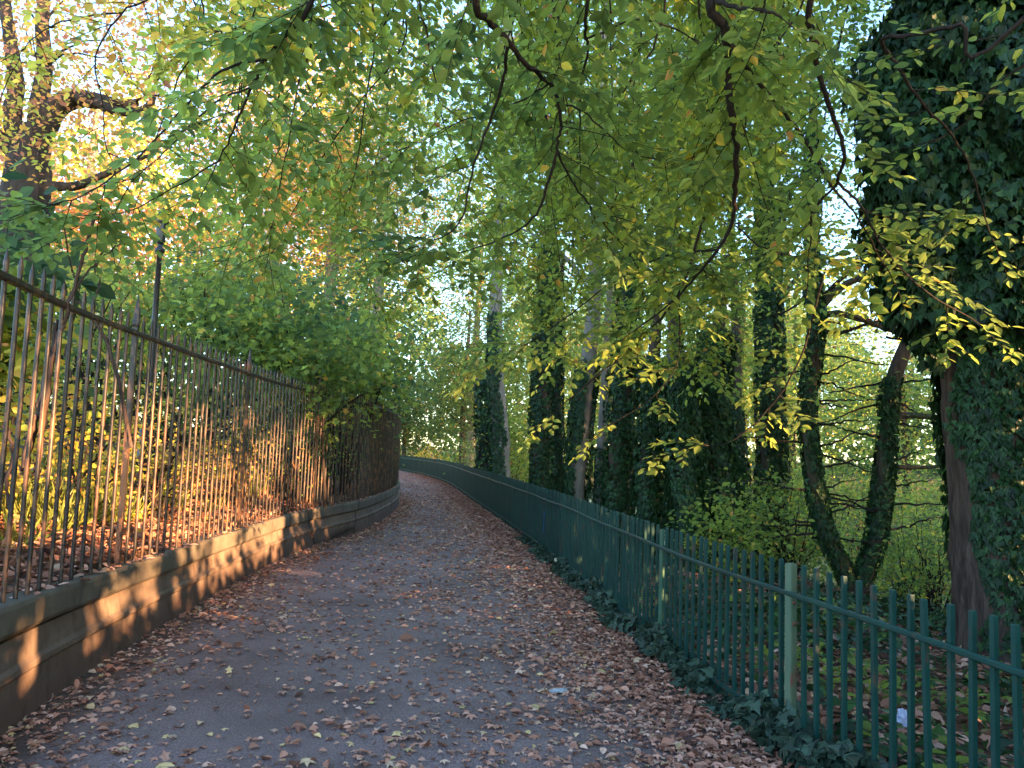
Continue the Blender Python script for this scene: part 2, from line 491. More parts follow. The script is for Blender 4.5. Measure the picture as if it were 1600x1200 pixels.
# body: foot slightly battered, one string course
V, Fq = sweep(xL, -8, 60, .25, [(-.12, -.45), (.055, -.45), (.05, .0), (.03, .26), (.045, .28), (.045, .31), (.02, .33), (.0, .462), (-.12, .462)],
              None)
zt = wall_top(V[:, 1])
V[:, 2] = np.where(V[:, 2] > .1, V[:, 2] * zt / .65, V[:, 2])
V[:, 0] += rng.normal(size=len(V)) * .0025
link('wall_body', mesh_np('wall_body', V, Fq, M['wall']), ret)
V, Fq = sweep(xL, -8, 60, .25, [(-.14, -.186), (.012, -.186), (.034, -.165), (.042, -.15), (.042, -.03), (.032, -.008), (.02, 0), (-.14, 0)], wall_top)
V[:, 2] += rng.normal(size=len(V)) * .002
link('coping', mesh_np('coping', V, Fq, M['coping']), ret)

# ------------------------------------------------------------------ iron railing on the wall
def lathe(prof, sides=8, square=False):
    prof = np.array(prof, float)
    th = np.arange(sides) * 2 * math.pi / sides + (math.pi / 4 if square else 0)
    V = np.stack([prof[:, 0:1] * np.cos(th), prof[:, 0:1] * np.sin(th), np.repeat(prof[:, 1:2], sides, 1)], -1).reshape(-1, 3)
    m = len(prof); i = np.arange(m - 1)[:, None] * sides; j = np.arange(sides)[None]; j2 = (j + 1) % sides
    Q = np.stack([i + j, i + j2, i + sides + j2, i + sides + j], -1).reshape(-1, 4)
    return V, [Q]
def along(xf, y0, y1, step):
    out = []; y = y0
    while y < y1:
        out.append(y)
        s = (float(xf(y + .01)) - float(xf(y))) / .01
        y += step / math.sqrt(1 + s * s)
    return out
def heading(xf, y):
    s = (float(xf(y + .05)) - float(xf(y - .05))) / .1
    return math.atan2(-s, 1)

rail = empty('iron_railing', (float(xL(6)), 6, .66), 'tall rusty spear topped iron railing standing on the left retaining wall', 'railing')
zt0 = .60
barV, barF = lathe([(.0138, 0), (.0138, RAIL_Z + .03 - zt0), (.0138, RAIL_Z + .07 - zt0), (.016, RAIL_Z + .09 - zt0), (.010, RAIL_Z + .13 - zt0), (.001, RAIL_Z + .17 - zt0)], 8)
bar_me = mesh_np('bar', barV, barF, M['rail_iron'], smooth=False)
bar_me.polygons.foreach_set('use_smooth', [True] * len(bar_me.polygons))
postV, postF = lathe([(.027, 0), (.027, RAIL_Z + .07 - zt0), (.034, RAIL_Z + .09 - zt0), (.024, RAIL_Z + .2 - zt0), (.001, RAIL_Z + .33 - zt0)], 4, True)
post_me = mesh_np('post', postV, postF, M['rail_iron'])
ysb = along(xL, 1.2, 40, .155)
extra = []
first = None
vis = [y for y in ysb if 800 + 1200 * float(xL(y)) / y > -40 and y < 17]
cnt = 0
KPOST = min(range(len(ysb)), key=lambda q: abs(800 + 1200 * float(xL(ysb[q])) / ysb[q] - 212)) % 21
for k, y in enumerate(ysb):
    x = float(xL(y)) - .03
    jx, jz = random.gauss(0, .001), random.gauss(0, .005)
    post = (k % 21 == KPOST)
    if post or (y in vis and cnt < 100):
        if not post: cnt += 1
        b = bpy.data.objects.new('post' if post else 'bar', post_me if post else bar_me)
        COL.objects.link(b)
        b.parent = rail; b.matrix_parent_inverse = rail.matrix_world.inverted()
        b.location = (x, y, zt0 + jz); b.rotation_euler = (random.gauss(0, .0015), random.gauss(0, .0015), heading(xL, y))
    else:
        extra.append((x, y, zt0 + jz))
EV = np.concatenate([barV + np.array(e) for e in extra]); nb = len(barV)
EQ = np.concatenate([barF[0] + nb * k for k in range(len(extra))])
o = link('bar', mesh_np('far_bars', EV, [EQ], M['rail_iron'], smooth=True), rail); o['kind'] = 'stuff'
V, Fq = sweep(xL, -6, 42, .2, [(-.048, RAIL_Z - .006), (-.008, RAIL_Z - .006), (-.004, RAIL_Z), (-.004, RAIL_Z + .024), (-.008, RAIL_Z + .03), (-.05, RAIL_Z + .03)])
V[:, 2] += .004 * np.sin(V[:, 1] * 2.3)
link('top_rail', mesh_np('top_rail', V, Fq, M['rail_top']), rail)

# ------------------------------------------------------------------ green fence
fence = empty('green_fence', (float(xR(6)), 6, 0), 'low green painted steel bar fence along the river side of the path', 'fence')
bw = .0125
gbV, gbF = lathe([(bw * 1.3, -.05), (bw * 1.3, FENCE_Z + .0), (bw * 1.15, FENCE_Z + .004), (.0005, FENCE_Z + .0045)], 4, True)
gbar_me = mesh_np('bar', gbV, gbF, M['green_paint'])
ysg = along(xR, 1.4, 62, .118)
posts_y = [4.47, 6.5]
posts_y = [G(1230, 880, FENCE_Z)[1], G(1033, 823, FENCE_Z)[1]]
stepy = 1.95
y = posts_y[0] - stepy
while y > -3: posts_y.append(y); y -= stepy
y = posts_y[1] + stepy
while y < 60: posts_y.append(y); y += stepy
cnt = 0; extra = []
for y in ysg:
    if min(abs(y - p) for p in posts_y) < .05: continue
    x = float(xR(y)) + .02
    lean = random.gauss(0, .005)
    if cnt < 100 and y > 2.5:
        cnt += 1
        b = bpy.data.objects.new('bar', gbar_me); COL.objects.link(b)
        b.parent = fence; b.matrix_parent_inverse = fence.matrix_world.inverted()
        b.location = (x, y, random.gauss(0, .004)); b.rotation_euler = (lean, random.gauss(0, .005), heading(xR, y))
    else:
        extra.append((x, y, 0, heading(xR, y)))
def rotz(V, a):
    c, s = math.cos(a), math.sin(a)
    return V @ np.array([[c, s, 0], [-s, c, 0], [0, 0, 1]])
EV = np.concatenate([rotz(gbV, e[3]) + np.array(e[:3]) for e in extra]); nb = len(gbV)
EQ = np.concatenate([gbF[0] + nb * k for k in range(len(extra))])
o = link('bar', mesh_np('far_bars', EV, [EQ], M['green_paint']), fence); o['kind'] = 'stuff'
rz = FENCE_Z - .175
V, Fq = sweep(xR, -4, 62, .2, [(-.008, rz - .012), (.004, rz - .012), (.004, rz + .016), (-.008, rz + .016), (-.014, rz + .01), (-.014, rz - .006)])
V[:, 2] += .005 * np.sin(V[:, 1] * 1.9)
link('top_rail', mesh_np('top_rail', V, Fq, M['green_paint']), fence)
V, Fq = sweep(xR, -4, 62, .25, [(-.012, .10), (.002, .10), (.002, .13), (-.012, .13)])
link('bottom_rail', mesh_np('bottom_rail', V, Fq, M['green_paint']), fence)
V, Fq = sweep(xR, 11.4, 62, .25, [(.036, .03), (.039, .03), (.039, FENCE_Z - .006), (.036, FENCE_Z - .006)])
V[:, 0] += .003 * np.sin(V[:, 1] * 3.1)
link('backing_sheet', mesh_np('backing_sheet', V, Fq, M['green_paint']), fence)
def box(cx, cy, cz, sx, sy, sz, rot=0):
    v = np.array([(a * sx / 2, b * sy / 2, c * sz / 2) for c in (-1, 1) for a, b in ((-1, -1), (1, -1), (1, 1), (-1, 1))], float)
    v = rotz(v, rot) + np.array([cx, cy, cz])
    f = np.array([[3, 2, 1, 0], [4, 5, 6, 7], [0, 1, 5, 4], [1, 2, 6, 5], [2, 3, 7, 6], [3, 0, 4, 7]])
    return v, f
def boxes(lst):
    Vs, Fs, n = [], [], 0
    for b in lst:
        v, f = box(*b); Vs.append(v); Fs.append(f + n); n += 8
    return np.concatenate(Vs), [np.concatenate(Fs)]
# every post: a flat-faced bar with a bevelled head; rust-headed bolt
import bmesh
def bevel_box(sx, sy, sz, bev=.004):
    bm = bmesh.new()
    bmesh.ops.create_cube(bm, size=1)
    bmesh.ops.scale(bm, vec=(sx, sy, sz), verts=bm.verts)
    bmesh.ops.translate(bm, vec=(0, 0, sz / 2), verts=bm.verts)
    bmesh.ops.bevel(bm, geom=list(bm.edges), offset=bev, segments=2, affect='EDGES')
    me = bpy.data.meshes.new('post'); bm.to_mesh(me); bm.free()
    return me
def bolt_mesh():
    V, Fq = lathe([(.0005, .012), (.008, .011), (.012, .006), (.013, 0)], 8)
    V = V[:, [2, 0, 1]] * np.array([1, 1, 1]); V[:, 0] *= -1
    return mesh_np('bolt', V, Fq, M['rust'], smooth=True)
bm_ = bolt_mesh()
pm_pale = bevel_box(.052, .05, FENCE_Z + .05); pm_pale.materials.append(M['post_paint'])
pm_dark = bevel_box(.05, .05, FENCE_Z + .03); pm_dark.materials.append(M['post_dark'])
pm_far = bevel_box(.05, .045, FENCE_Z + .004); pm_far.materials.append(M['green_paint'])
for k, y in enumerate(posts_y):
    x = float(xR(y)) + .022
    me = pm_pale if k == 0 else (pm_dark if k == 1 else pm_far)
    hd = heading(xR, y)
    b = bpy.data.objects.new('post', me); COL.objects.link(b)
    b.parent = fence; b.matrix_parent_inverse = fence.matrix_world.inverted()
    b.location = (x, y, -.05); b.rotation_euler = (0, 0, hd + (.35 if k < 2 else 0))
    if k == 0: b['label'] = 'faded pale green fence post with two rusty bolts'
    if k == 1: b['label'] = 'fence post with white scribbled paint near its top'
    if k < 2:
        for zz in ((.83, .71) if k == 0 else (.74,)):
            q = bpy.data.objects.new('bolt', bm_); COL.objects.link(q); q.parent = b
            q.location = (-.006, -.026, zz + .05); q.rotation_euler = (0, 0, R(90))
    if k == 1:
        # white paint scrawl: a few brushed strokes on the post face
        st = []
        for (dx, dz, w, h) in ((0, .045, .018, .006), (.006, .03, .006, .03), (0, .015, .016, .006), (.004, -.004, .006, .03), (0, -.02, .015, .006),
                               (-.007, -.05, .006, .03), (.002, -.068, .022, .007)):
            st.append((dx, -.0262, FENCE_Z - .03 + dz, w, .002, h))
        v, f = boxes(st)
        q = link('paint_mark', mesh_np('paint_mark', v, f, M['white_paint'])); q.parent = b
y = 12.6
v, f = boxes([(float(xR(y)) - .012, y, .52, .003, .035, .36, heading(xR, y))])
link('paint_mark', mesh_np('blue_mark', v, f, M['blue_paint']), fence)['label'] = 'thin vertical blue paint streak'

# ------------------------------------------------------------------ leaf clouds
def rand_unit(n, bias=(0, 0, 0)):
    v = rng.normal(size=(n, 3)) + np.array(bias)
    return unit(v)
def cloud(centers, spread, per, size, hue, hsd=.06, flat=.45, nb=(0, -.5, 1.3)):
    """clumps of leaves; centers (m,3); hue (m,) per clump"""
    m = len(centers)
    n = m * per
    c = np.repeat(centers, per, 0)
    sp = np.repeat(np.broadcast_to(np.asarray(spread, float), (m,)), per)[:, None]
    off = rng.normal(size=(n, 3)) * sp * np.array([1, 1, flat])
    pos = c + off
    pos[:, 2] -= .25 * (off[:, 0]**2 + off[:, 1]**2) / sp[:, 0]
    d = unit(off * np.array([1, 1, .3]) + rng.normal(size=(n, 3)) * sp * .7 + np.array([0, 0, -.25]) * sp)
    nr = rand_unit(n, nb)
    h = np.repeat(hue, per) + rng.normal(size=n) * hsd
    s = size * rng.uniform(.65, 1.25, n)
    h = np.where(rng.uniform(size=n) < .035, rng.uniform(.62, .92, n), h)
    return pos, d, nr, s, np.clip(h, 0, 1)

def crown_centers(c, rad, m, shell=.5, low_cut=-1.0, gap=None):
    out = []
    while len(out) < m:
        v = rng.normal(size=3); v /= np.linalg.norm(v)
        r = rng.uniform(0, 1) ** (shell)
        p = v * r
        if p[2] < low_cut: continue
        # lumpy outline
        k = 1 + .22 * math.sin(v[0] * 5 + c[0]) * math.sin(v[1] * 4 + c[1] * 2) + .18 * math.sin(v[2] * 7 + c[0])
        out.append(np.array(c) + p * k * np.array(rad))
    return np.array(out)

ELEV = math.tan(R(36))
def tree(name, base, h, r0, crown_c, crown_r, m, per, size, hue, label, cat='tree', group=None, mat='bark', lean=(0, 0), hsd=.06, csd=.05,
         trunk_pts=None, tpl=T_RHOMB, spread=.55, nlimb=9, ivy=None, limb_r=.05, extra_orange=0, flat=.45, sides=10, cull=True, flare=.35):
    bx, by = base
    bz = gz(bx, by) - .1
    t = empty(name, (bx, by, bz + .1), label, cat, group)
    if trunk_pts is None:
        zs = np.linspace(0, 1, 9)
        trunk_pts = [(bx + lean[0] * q + .12 * math.sin(q * 5 + bx), by + lean[1] * q + .1 * math.sin(q * 4 + by), bz + h * q) for q in zs]
    trunk_pts = smooth_path(trunk_pts, 4)
    tb = Tubes()
    tb.add(trunk_pts, [r0 * 1.15, r0, r0 * .9, r0 * .8, r0 * .65, r0 * .5, r0 * .3], sides, .04, flare=flare)
    cc = None
    if m:
        cc = crown_centers(crown_c, crown_r, m)
        if cull:      # nothing above the steepest sight line matters much: thin it
            keep = (cc[:, 2] - H) < ELEV * np.maximum(cc[:, 1], 1) + 1.0
            keep |= rng.uniform(size=len(cc)) < .25
            cc = cc[keep]
        for q in rng.choice(len(cc), min(nlimb, len(cc)), replace=False):
            e = cc[q]
            zz = np.clip(e[2] - rng.uniform(.3, .45) * np.linalg.norm(e[:2] - np.array([bx, by])) - .3, bz + h * .18, trunk_pts[-1][2] * .95)
            k = int(np.argmin(np.abs(trunk_pts[:, 2] - zz)))
            s = trunk_pts[k]
            mid = (s + e) / 2 + np.array([0, 0, .25 * np.linalg.norm(e - s) * .4])
            pth = wobble(smooth_path([s, mid, e], 5), .04)
            pth[0] = s
            L = np.linalg.norm(e - s)
            tb.add(pth, [min(r0 * .45, limb_r * (.6 + L * .18)), limb_r * .5, .008], 6, .05)
    tb.obj('trunk', M[mat], t)
    if cc is not None and len(cc):
        hue_c = hue + rng.normal(size=len(cc)) * csd + .05 * np.sin(cc[:, 0] * 1.3) 
        if extra_orange:
            hue_c = np.where(rng.uniform(size=len(cc)) < extra_orange, rng.uniform(.68, .95, len(cc)), hue_c)
        pos, d, nr, s, hh = cloud(cc, spread, per, size, hue_c, hsd, flat)
        leaves_obj('crown', pos, d, nr, s, hh, tpl, M['leaf'], t)
    if ivy:
        for iv in ivy: ivy_on(trunk_pts, r0, t, *iv)
    return t

def ivy_on(path, r0, parent, z0, z1, thick, n, size=.075, name='ivy', gapf=.3, side=None):
    """ivy leaves hugging a trunk path between heights z0 and z1; thick = extra radius"""
    zc = path[:, 2]
    z = rng.uniform(z0, z1, n * 2)
    th = rng.uniform(0, 2 * math.pi, n * 2)
    if side is not None:     # bare strip centred on angle side
        da = np.abs((th - side + math.pi) % (2 * math.pi) - math.pi)
        ok = (da > gapf + .16 * np.sin(z * 2.1) + .12 * np.sin(z * 5.3)) 
    else:
        ok = (np.sin(th * 2 + z * 2.3) + np.sin(z * 4.1 + th) * .6 + rng.normal(size=n * 2) * .5) > -1.3 + gapf
    z, th = z[ok][:n], th[ok][:n]; n = len(z)
    cx = np.interp(z, zc, path[:, 0]); cy = np.interp(z, zc, path[:, 1])
    rr = np.interp(z, [zc[0], zc[-1]], [r0, r0 * .5])
    bulge = .5 + .5 * np.sin(z * 1.9 + th * 1.0 + z0) * np.sin(z * .9 + th * 2)
    rad = rr + thick * (.25 + .75 * bulge) * rng.uniform(.25, 1.0, n) ** .6 + .01
    out = np.stack([np.cos(th), np.sin(th), np.zeros(n)], 1)
    pos = np.stack([cx, cy, z], 1) + out * rad[:, None]
    d = unit(np.stack([-np.sin(th), np.cos(th), np.zeros(n)], 1) * rng.normal(size=(n, 1)) * .5 + np.array([0, 0, -1.0]) + out * .25)
    nr = unit(out * 1.0 + rng.normal(size=(n, 3)) * .42 + np.array([0, 0, .35]))
    h = np.clip(.35 + rng.normal(size=n) * .18 + .25 * (bulge - .5), 0, 1)
    return leaves_obj(name, pos, d, nr, size * rng.uniform(.5, 1.3, n), h, T_IVY, M['ivy'], parent)

def path_px(lst, d):    # pixels + one distance (or list) -> world points
    ds = d if hasattr(d, '__len__') else [d] * len(lst)
    return [tuple(P(a, b, q)) for (a, b), q in zip(lst, ds)]
def trunk_from(base, pts, extra_top=None):
    b = (base[0], base[1], gz(*base) - .1)
    r = [b] + pts
    if extra_top: r.append(extra_top)
    return r

# ------------------------------------------------------------------ right-hand ivy trees
# the big one
bx, by = 5.2, 8.0
pts = trunk_from((bx, by), [(5.12, 8.0, .5), (5.03, 8.0, 1.5), (4.93, 8.0, 2.6), (4.95, 8.1, 4), (5.05, 8.2, 6), (5.2, 8.2, 9)])
big = tree('ivy_covered_tree', (bx, by), 9, .47, (5.6, 8.6, 9), (3, 3, 2), 30, 40, .09, .38,
           'massive dark ivy smothered tree at the right edge with a bare strip of bark', mat='bark_red', trunk_pts=pts, nlimb=5,
           limb_r=.09, sides=40, flare=.1)
tp = smooth_path(pts, 4)
ivy_on(tp, .47, big, -.1, 3.4, .12, 7500, .085, side=R(172), gapf=.62)
ivy_on(tp, .47, big, 3.1, 9, 1.1, 26000, .12, gapf=-.4)
# ivy-hung limb masses spreading from the big trunk
mm = Tubes()
for (a, b_, c_) in (((5.0, 8.0, 2.8), (4.5, 7.9, 3.9), (4.15, 7.9, 6.2)), ((5.1, 8, 3.2), (5.9, 7.8, 4.3), (6.4, 7.8, 6.6)), ((5.0, 8, 2.4), (5.7, 7.6, 2.9), (6.3, 7.4, 3.6))):
    mm.add(smooth_path([a, b_, c_], 6), [.14, .1, .05], 8, .05)
mm.obj('branch', M['bark_red'], big)
for (c, rr, n) in (((4.35, 7.9, 4.7), (.6, .6, 1.7), 8000), ((6.0, 7.7, 4.6), (.9, .7, 1.7), 9000), ((5.8, 7.5, 2.8), (.7, .4, .5), 1800), ((5.3, 7.6, 5.6), (1.1, .7, 1.3), 8000)):
    v = rand_unit(n) * (rng.uniform(.2, 1, (n, 1)) ** .4)
    lump = 1 + .25 * np.sin(v[:, 0:1] * 7 + v[:, 2:3] * 5)
    pos = np.array(c) + v * lump * np.array(rr)
    leaves_obj('ivy', pos, unit(rand_unit(n) * .5 + np.array([0, 0, -1])), unit(v + rng.normal(size=(n, 3)) * .4 + np.array([0, -.2, .5])),
               .12 * rng.uniform(.6, 1.2, n), np.clip(.3 + rng.normal(size=n) * .2, 0, 1), T_IVY, M['ivy'], big)

# forked pair (two stems from one stool)
d0 = 12.0
base = P(1335, 930, d0)
tf = empty('forked_tree', (base.x, base.y, gz(base.x, base.y)), 'forked tree with two slim ivy clad stems splitting just above the green fence', 'tree')
A = [(base.x, base.y, gz(base.x, base.y) - .1)] + path_px([(1322, 895), (1298, 850), (1281, 800), (1266, 700), (1263, 636), (1272, 560), (1276, 494), (1270, 440), (1266, 330), (1270, 200), (1268, 60)], d0)
B = [(base.x + .05, base.y, gz(base.x, base.y) - .1)] + path_px([(1350, 895), (1366, 850), (1374, 800), (1384, 704), (1394, 602), (1418, 535), (1432, 490), (1445, 420), (1450, 300)], [d0, d0, d0, d0, d0 - .1, d0 - .2, d0 - .3, d0 - .4, d0 - .5])
A, B = smooth_path(A, 4), smooth_path(B, 4)
tb = Tubes(); tb.add(A, [.15, .115, .11, .105, .10, .09, .075, .06, .05], 12, .05, flare=.25); tb.obj('stem', M['bark'], tf)
tb = Tubes(); tb.add(B, [.16, .135, .13, .12, .11, .10, .09, .07], 12, .05, flare=.25); tb.obj('stem', M['bark'], tf)
ivy_on(A, .115, tf, -.2, 7, .075, 4200, .075, gapf=.6)
ivy_on(B, .13, tf, -.2, 3.0, .08, 2200, .075, gapf=.8)
def px_branch(parent, lst, d, r, mat='bark_dark', sides=6, name='branch', wob=.012):
    tb = Tubes()
    p = smooth_path(path_px(lst, d), 5)
    p = wobble(p, wob * .35)
    tb.add(p, r, sides, .05)
    return tb.obj(name, M[mat], parent)
px_branch(tf, [(1276, 494), (1290, 470), (1330, 440), (1375, 432), (1420, 415)], d0, [.08, .06, .04], 'bark')
px_branch(tf, [(1276, 494), (1310, 490), (1350, 500), (1390, 515), (1430, 520)], d0, [.06, .05, .04], 'bark')
px_branch(tf, [(1276, 515), (1310, 520), (1360, 505), (1410, 488)], d0, [.04, .03, .015])
px_branch(tf, [(1280, 470), (1310, 440), (1350, 410), (1385, 400)], d0, [.04, .03, .015])
px_branch(tf, [(1380, 655), (1410, 650), (1440, 650), (1475, 655)], d0, [.07, .055, .045], 'bark')
px_branch(tf, [(1385, 730), (1420, 730), (1475, 729)], d0, [.05, .04, .03], 'bark')
px_branch(tf, [(1276, 440), (1240, 480), (1200, 495)], d0, [.04, .02, .01])

# several thin bare side branches crossing between the stems
for k in range(40):
    y0 = random.uniform(430, 850); x0 = random.choice([1270, 1270, 1385]); s = random.choice([-1, 1, 1])
    L = random.uniform(50, 130)
    sl = random.uniform(-.35, .35)
    pts_ = [(x0, y0), (x0 + s * L * .4, y0 + sl * L * .3), (x0 + s * L * .7, y0 + sl * L * .8), (x0 + s * L, y0 + sl * L)]
    px_branch(tf, pts_, [d0, d0 + random.uniform(-.3, .3), d0 + random.uniform(-.8, .8), d0 + random.uniform(-1, 1)], [.022, .014, .006], wob=.03)
cc = np.array([tuple(P(random.uniform(1180, 1480), random.uniform(250, 640), d0 + random.uniform(-1.5, 2.5))) for _ in range(90)])
pos, dd, nr, s, hh = cloud(cc, .32, 20, .085, .47 + rng.normal(size=90) * .08, .06, .3)
leaves_obj('crown', pos, dd, nr, s, hh, T_OVAL, M['leaf'], tf)

def ivy_tree(px_pts, d, r, label, ivz, thick, n, ivs=.085, mat='bark', crown=None, name='ivy_covered_tree', side=None, gapf=.25, group='ivy covered trunks beyond the green fence', orange=0, hue=.42):
    b = P(px_pts[0][0], px_pts[0][1], d)
    pts = [(b.x, b.y, gz(b.x, b.y) - .1)] + path_px(px_pts[1:], d)
    top = pts[-1]
    t = empty(name, (b.x, b.y, gz(b.x, b.y)), label, 'tree', group)
    p = smooth_path(pts, 4)
    tb = Tubes(); tb.add(p, [r * 1.1, r, r * .9, r * .8, r * .65, r * .5], 12, .05, flare=.3)
    if crown:
        c, rad, m, per, size = crown
        cc = crown_centers(c, rad, int(m * 1.15))
        keep = ((cc[:, 2] - H) < ELEV * cc[:, 1] + 1) | (rng.uniform(size=len(cc)) < .2)
        cc = cc[keep]
        for q in rng.choice(len(cc), min(12, len(cc)), replace=False):
            e = cc[q]; zz = max(e[2] - .6 * np.linalg.norm(e[:2] - p[-1][:2]), p[len(p) // 3][2])
            s = p[int(np.argmin(np.abs(p[:, 2] - zz)))]
            tb.add(np.vstack([s[None], wobble(smooth_path([s, (s + e) / 2 + np.array([0, 0, .3]), e], 5), .05)[1:]]), [r * .3, .03, .01], 6, .05)
        hc = hue + rng.normal(size=len(cc)) * .07
        if orange: hc = np.where(rng.uniform(size=len(cc)) < orange, rng.uniform(.62, .9, len(cc)), hc)
        pos, dd, nr, s, hh = cloud(cc, .5, per, size, hc, .06, .35)
        leaves_obj('crown', pos, dd, nr, s, hh, T_RHOMB, M['leaf'], t)
    tb.obj('trunk', M[mat], t)
    if n: ivy_on(p, r, t, ivz[0], ivz[1], thick, n, ivs, side=side, gapf=gapf)
    return t
ivy_tree([(1200, 890), (1203, 800), (1206, 650), (1202, 500), (1198, 350), (1196, 150), (1194, -60)], 14.3, .21,
         'stout ivy wrapped trunk just left of the forked tree, standing beyond the pale fence post', (-.3, 7.5), .15, 7500, crown=((5.2, 14.5, 9), (3.4, 3.0, 4.2), 150, 60, .09))
ivy_tree([(1128, 870), (1125, 760), (1118, 640), (1122, 520), (1135, 400)], 13.0, .16,
         'short trunk buried in a wide bushy cloak of dark ivy, right of the ivy thicket', (-.3, 3.8), .34, 7000, .085)
ivy_tree([(1075, 850), (1072, 760), (1068, 660), (1060, 560), (1050, 430), (1040, 200)], 12.5, .15,
         'broad billowing ivy thicket trunk behind the fence post with white paint', (-.3, 3.2), .32, 7000, .085)
ivy_tree([(1010, 830), (1012, 740), (1018, 650), (1022, 560), (1030, 400), (1035, 150)], 13.5, .14,
         'narrow ivy heaped trunk on the left shoulder of the ivy thicket', (-.3, 3.4), .24, 5000, .085, crown=((2.5, 14, 8), (3.2, 2.8, 4), 130, 60, .09))
ivy_tree([(962, 812), (964, 740), (970, 650), (976, 560), (984, 450), (990, 250), (996, 0)], 14.5, .17,
         'ivy trunk with ragged leafy top between the reddish barked trunk and the ivy thicket', (-.3, 6), .20, 5500, .085)
ivy_tree([(899, 800), (900, 750), (912, 640), (920, 560), (927, 491), (932, 380), (940, 200), (946, 0)], 16.0, .19,
         'leaning trunk with exposed reddish bark low down and ivy on both flanks', (-.3, 3.6), .15, 4600, .085, mat='bark_pale', side=-1.15, gapf=.55,
         crown=((2.0, 17, 9.5), (4, 3, 4.5), 170, 55, .10))
ivy_tree([(846, 770), (845, 700), (848, 620), (850, 540), (855, 440), (862, 300), (870, 100), (874, -40)], 18.0, .20,
         'upright column of thick glossy ivy, the leftmost stout ivy trunk beyond the fence', (-.3, 6.6), .15, 6500, .09,
         crown=((.6, 19, 10.5), (4.2, 3.5, 5), 200, 50, .11))
ivy_tree([(873, 780), (872, 700), (870, 620), (872, 540), (880, 400)], 19.5, .11,
         'thin ivy wrapped stem tucked right beside the leftmost ivy column', (-.3, 5), .16, 3000, .085)
ivy_tree([(786, 745), (783, 690), (778, 620), (774, 540), (776, 440), (782, 330), (790, 150), (796, 0)], 27.0, .27,
         'tall pale grey trunk with ivy up one side, far along the fence', (-.3, 6.5), .14, 3800, .11, mat='bark_pale', side=-.2, gapf=.9,
         crown=((-1, 28, 14), (5, 4, 7), 200, 45, .14), hue=.40, orange=.05)
ivy_tree([(766, 738), (764, 700), (764, 680), (760, 655)], 28.0, .42,
         'squat stump of brown dead ivy left of the tall pale trunk', (-.3, 4.2), .35, 3600, .13, mat='bark_dark', name='ivy_stump')

ivy_tree([(935, 800), (938, 720), (944, 620), (950, 500), (958, 350), (962, 200)], 19.0, .11,
         'slim bare pole like trunk between the reddish barked trunk and the ragged ivy trunk', (-.3, 1.8), .07, 900, .085, mat='bark_pale')
ivy_tree([(1048, 815), (1050, 720), (1046, 600), (1052, 450), (1050, 300), (1056, 150)], 18.0, .12,
         'slim grey trunk showing through the gap in the ivy thicket', (-.3, 2.2), .08, 1200, .085, mat='bark_pale')
ivy_tree([(1165, 850), (1160, 760), (1152, 650), (1150, 500), (1142, 350), (1146, 200)], 16.5, .12,
         'slim leaning trunk close on the left of the stout ivy wrapped trunk', (-.3, 3.0), .08, 1600, .085)

# ------------------------------------------------------------------ far woodland
def wood(label, x, y, h, r, cz, cr, m, per, size, hue, orange=0, mat='bark_pale', name='woodland_tree', group='woodland trees', csd=.06, spread=.6, flat=.45):
    return tree(name, (x, y), h, r, (x, y, cz), cr, int(m * (2.3 if x < -6 else 1.4)), per, size, hue, label, group=group, mat=mat, extra_orange=orange, csd=csd, spread=spread, flat=flat, limb_r=.06)
# end of path / behind
wood('blue green bushy tree closing the far end of the path', -9.5, 70, 11, .2, 5, (5, 3.5, 4.5), 220, 50, .17, .16, 0, 'bark', csd=.05)
wood('dense green tree arching over the far bend of the path', -3.5, 58, 13, .25, 7.0, (5, 4, 6), 260, 50, .17, .26, .02, 'bark')
wood('loose grey green tree behind the far end of the fence', 1.5, 48, 12, .25, 7, (4.5, 4, 6.5), 240, 50, .17, .33, .03, 'bark')
wood('yellow green tree beyond the tall pale trunk', 5.5, 36, 13, .25, 7, (4.5, 4, 7), 260, 50, .16, .45, .04, 'bark')
wood('bright yellow green tree seen between the ivy trunks', 9.5, 32, 12, .25, 6.5, (4.2, 4, 6.5), 260, 45, .15, .50, .05, 'bark')
wood('tall pale trunked tree rising far beyond the fence end', -3.0, 62, 24, .35, 15, (7, 5, 10), 260, 45, .24, .42, .08)
wood('tall thin crowned tree far behind the river trees', 8, 60, 22, .35, 14, (8, 5, 10), 260, 45, .24, .45, .10)
wood('far green tree over the river bend', 20, 55, 18, .3, 10, (8, 5, 8), 240, 45, .24, .42, .05)
wood('pale leaved tree on the far river bank between the forked stems', 19.5, 38, 9, .2, 5.6, (4.6, 3.5, 3.6), 150, 34, .15, .47, .04, 'bark')
wood('yellowing bush tree on the far bank left of the big ivy tree', 25, 36, 10, .2, 5.6, (4.5, 3.5, 4.2), 150, 34, .15, .50, .05, 'bark')
wood('low willow green tree on the far bank', 15.5, 42, 11, .2, 6.5, (4.5, 3.5, 5.0), 200, 40, .15, .46, .02, 'bark')
wood('green tree behind the massive ivy tree', 24, 26, 15, .3, 9, (6, 5, 7), 220, 40, .15, .42, .03, 'bark')
n = 60000
th = rng.uniform(R(-58), R(62), n); rr_ = rng.uniform(72, 92, n)
n = n
hh_ = np.interp(th, [R(-60), R(-30), R(-8), R(5)], [26, 27, 20, 14]) + 3.5 * np.sin(th * 23) + 2.5 * np.sin(th * 51 + 1) + 1.5 * np.sin(th * 90)
xx = rr_ * np.sin(th); yy = rr_ * np.cos(th)
zz = ground_z(xx, yy) + rng.uniform(0, 1, n) ** .85 * hh_
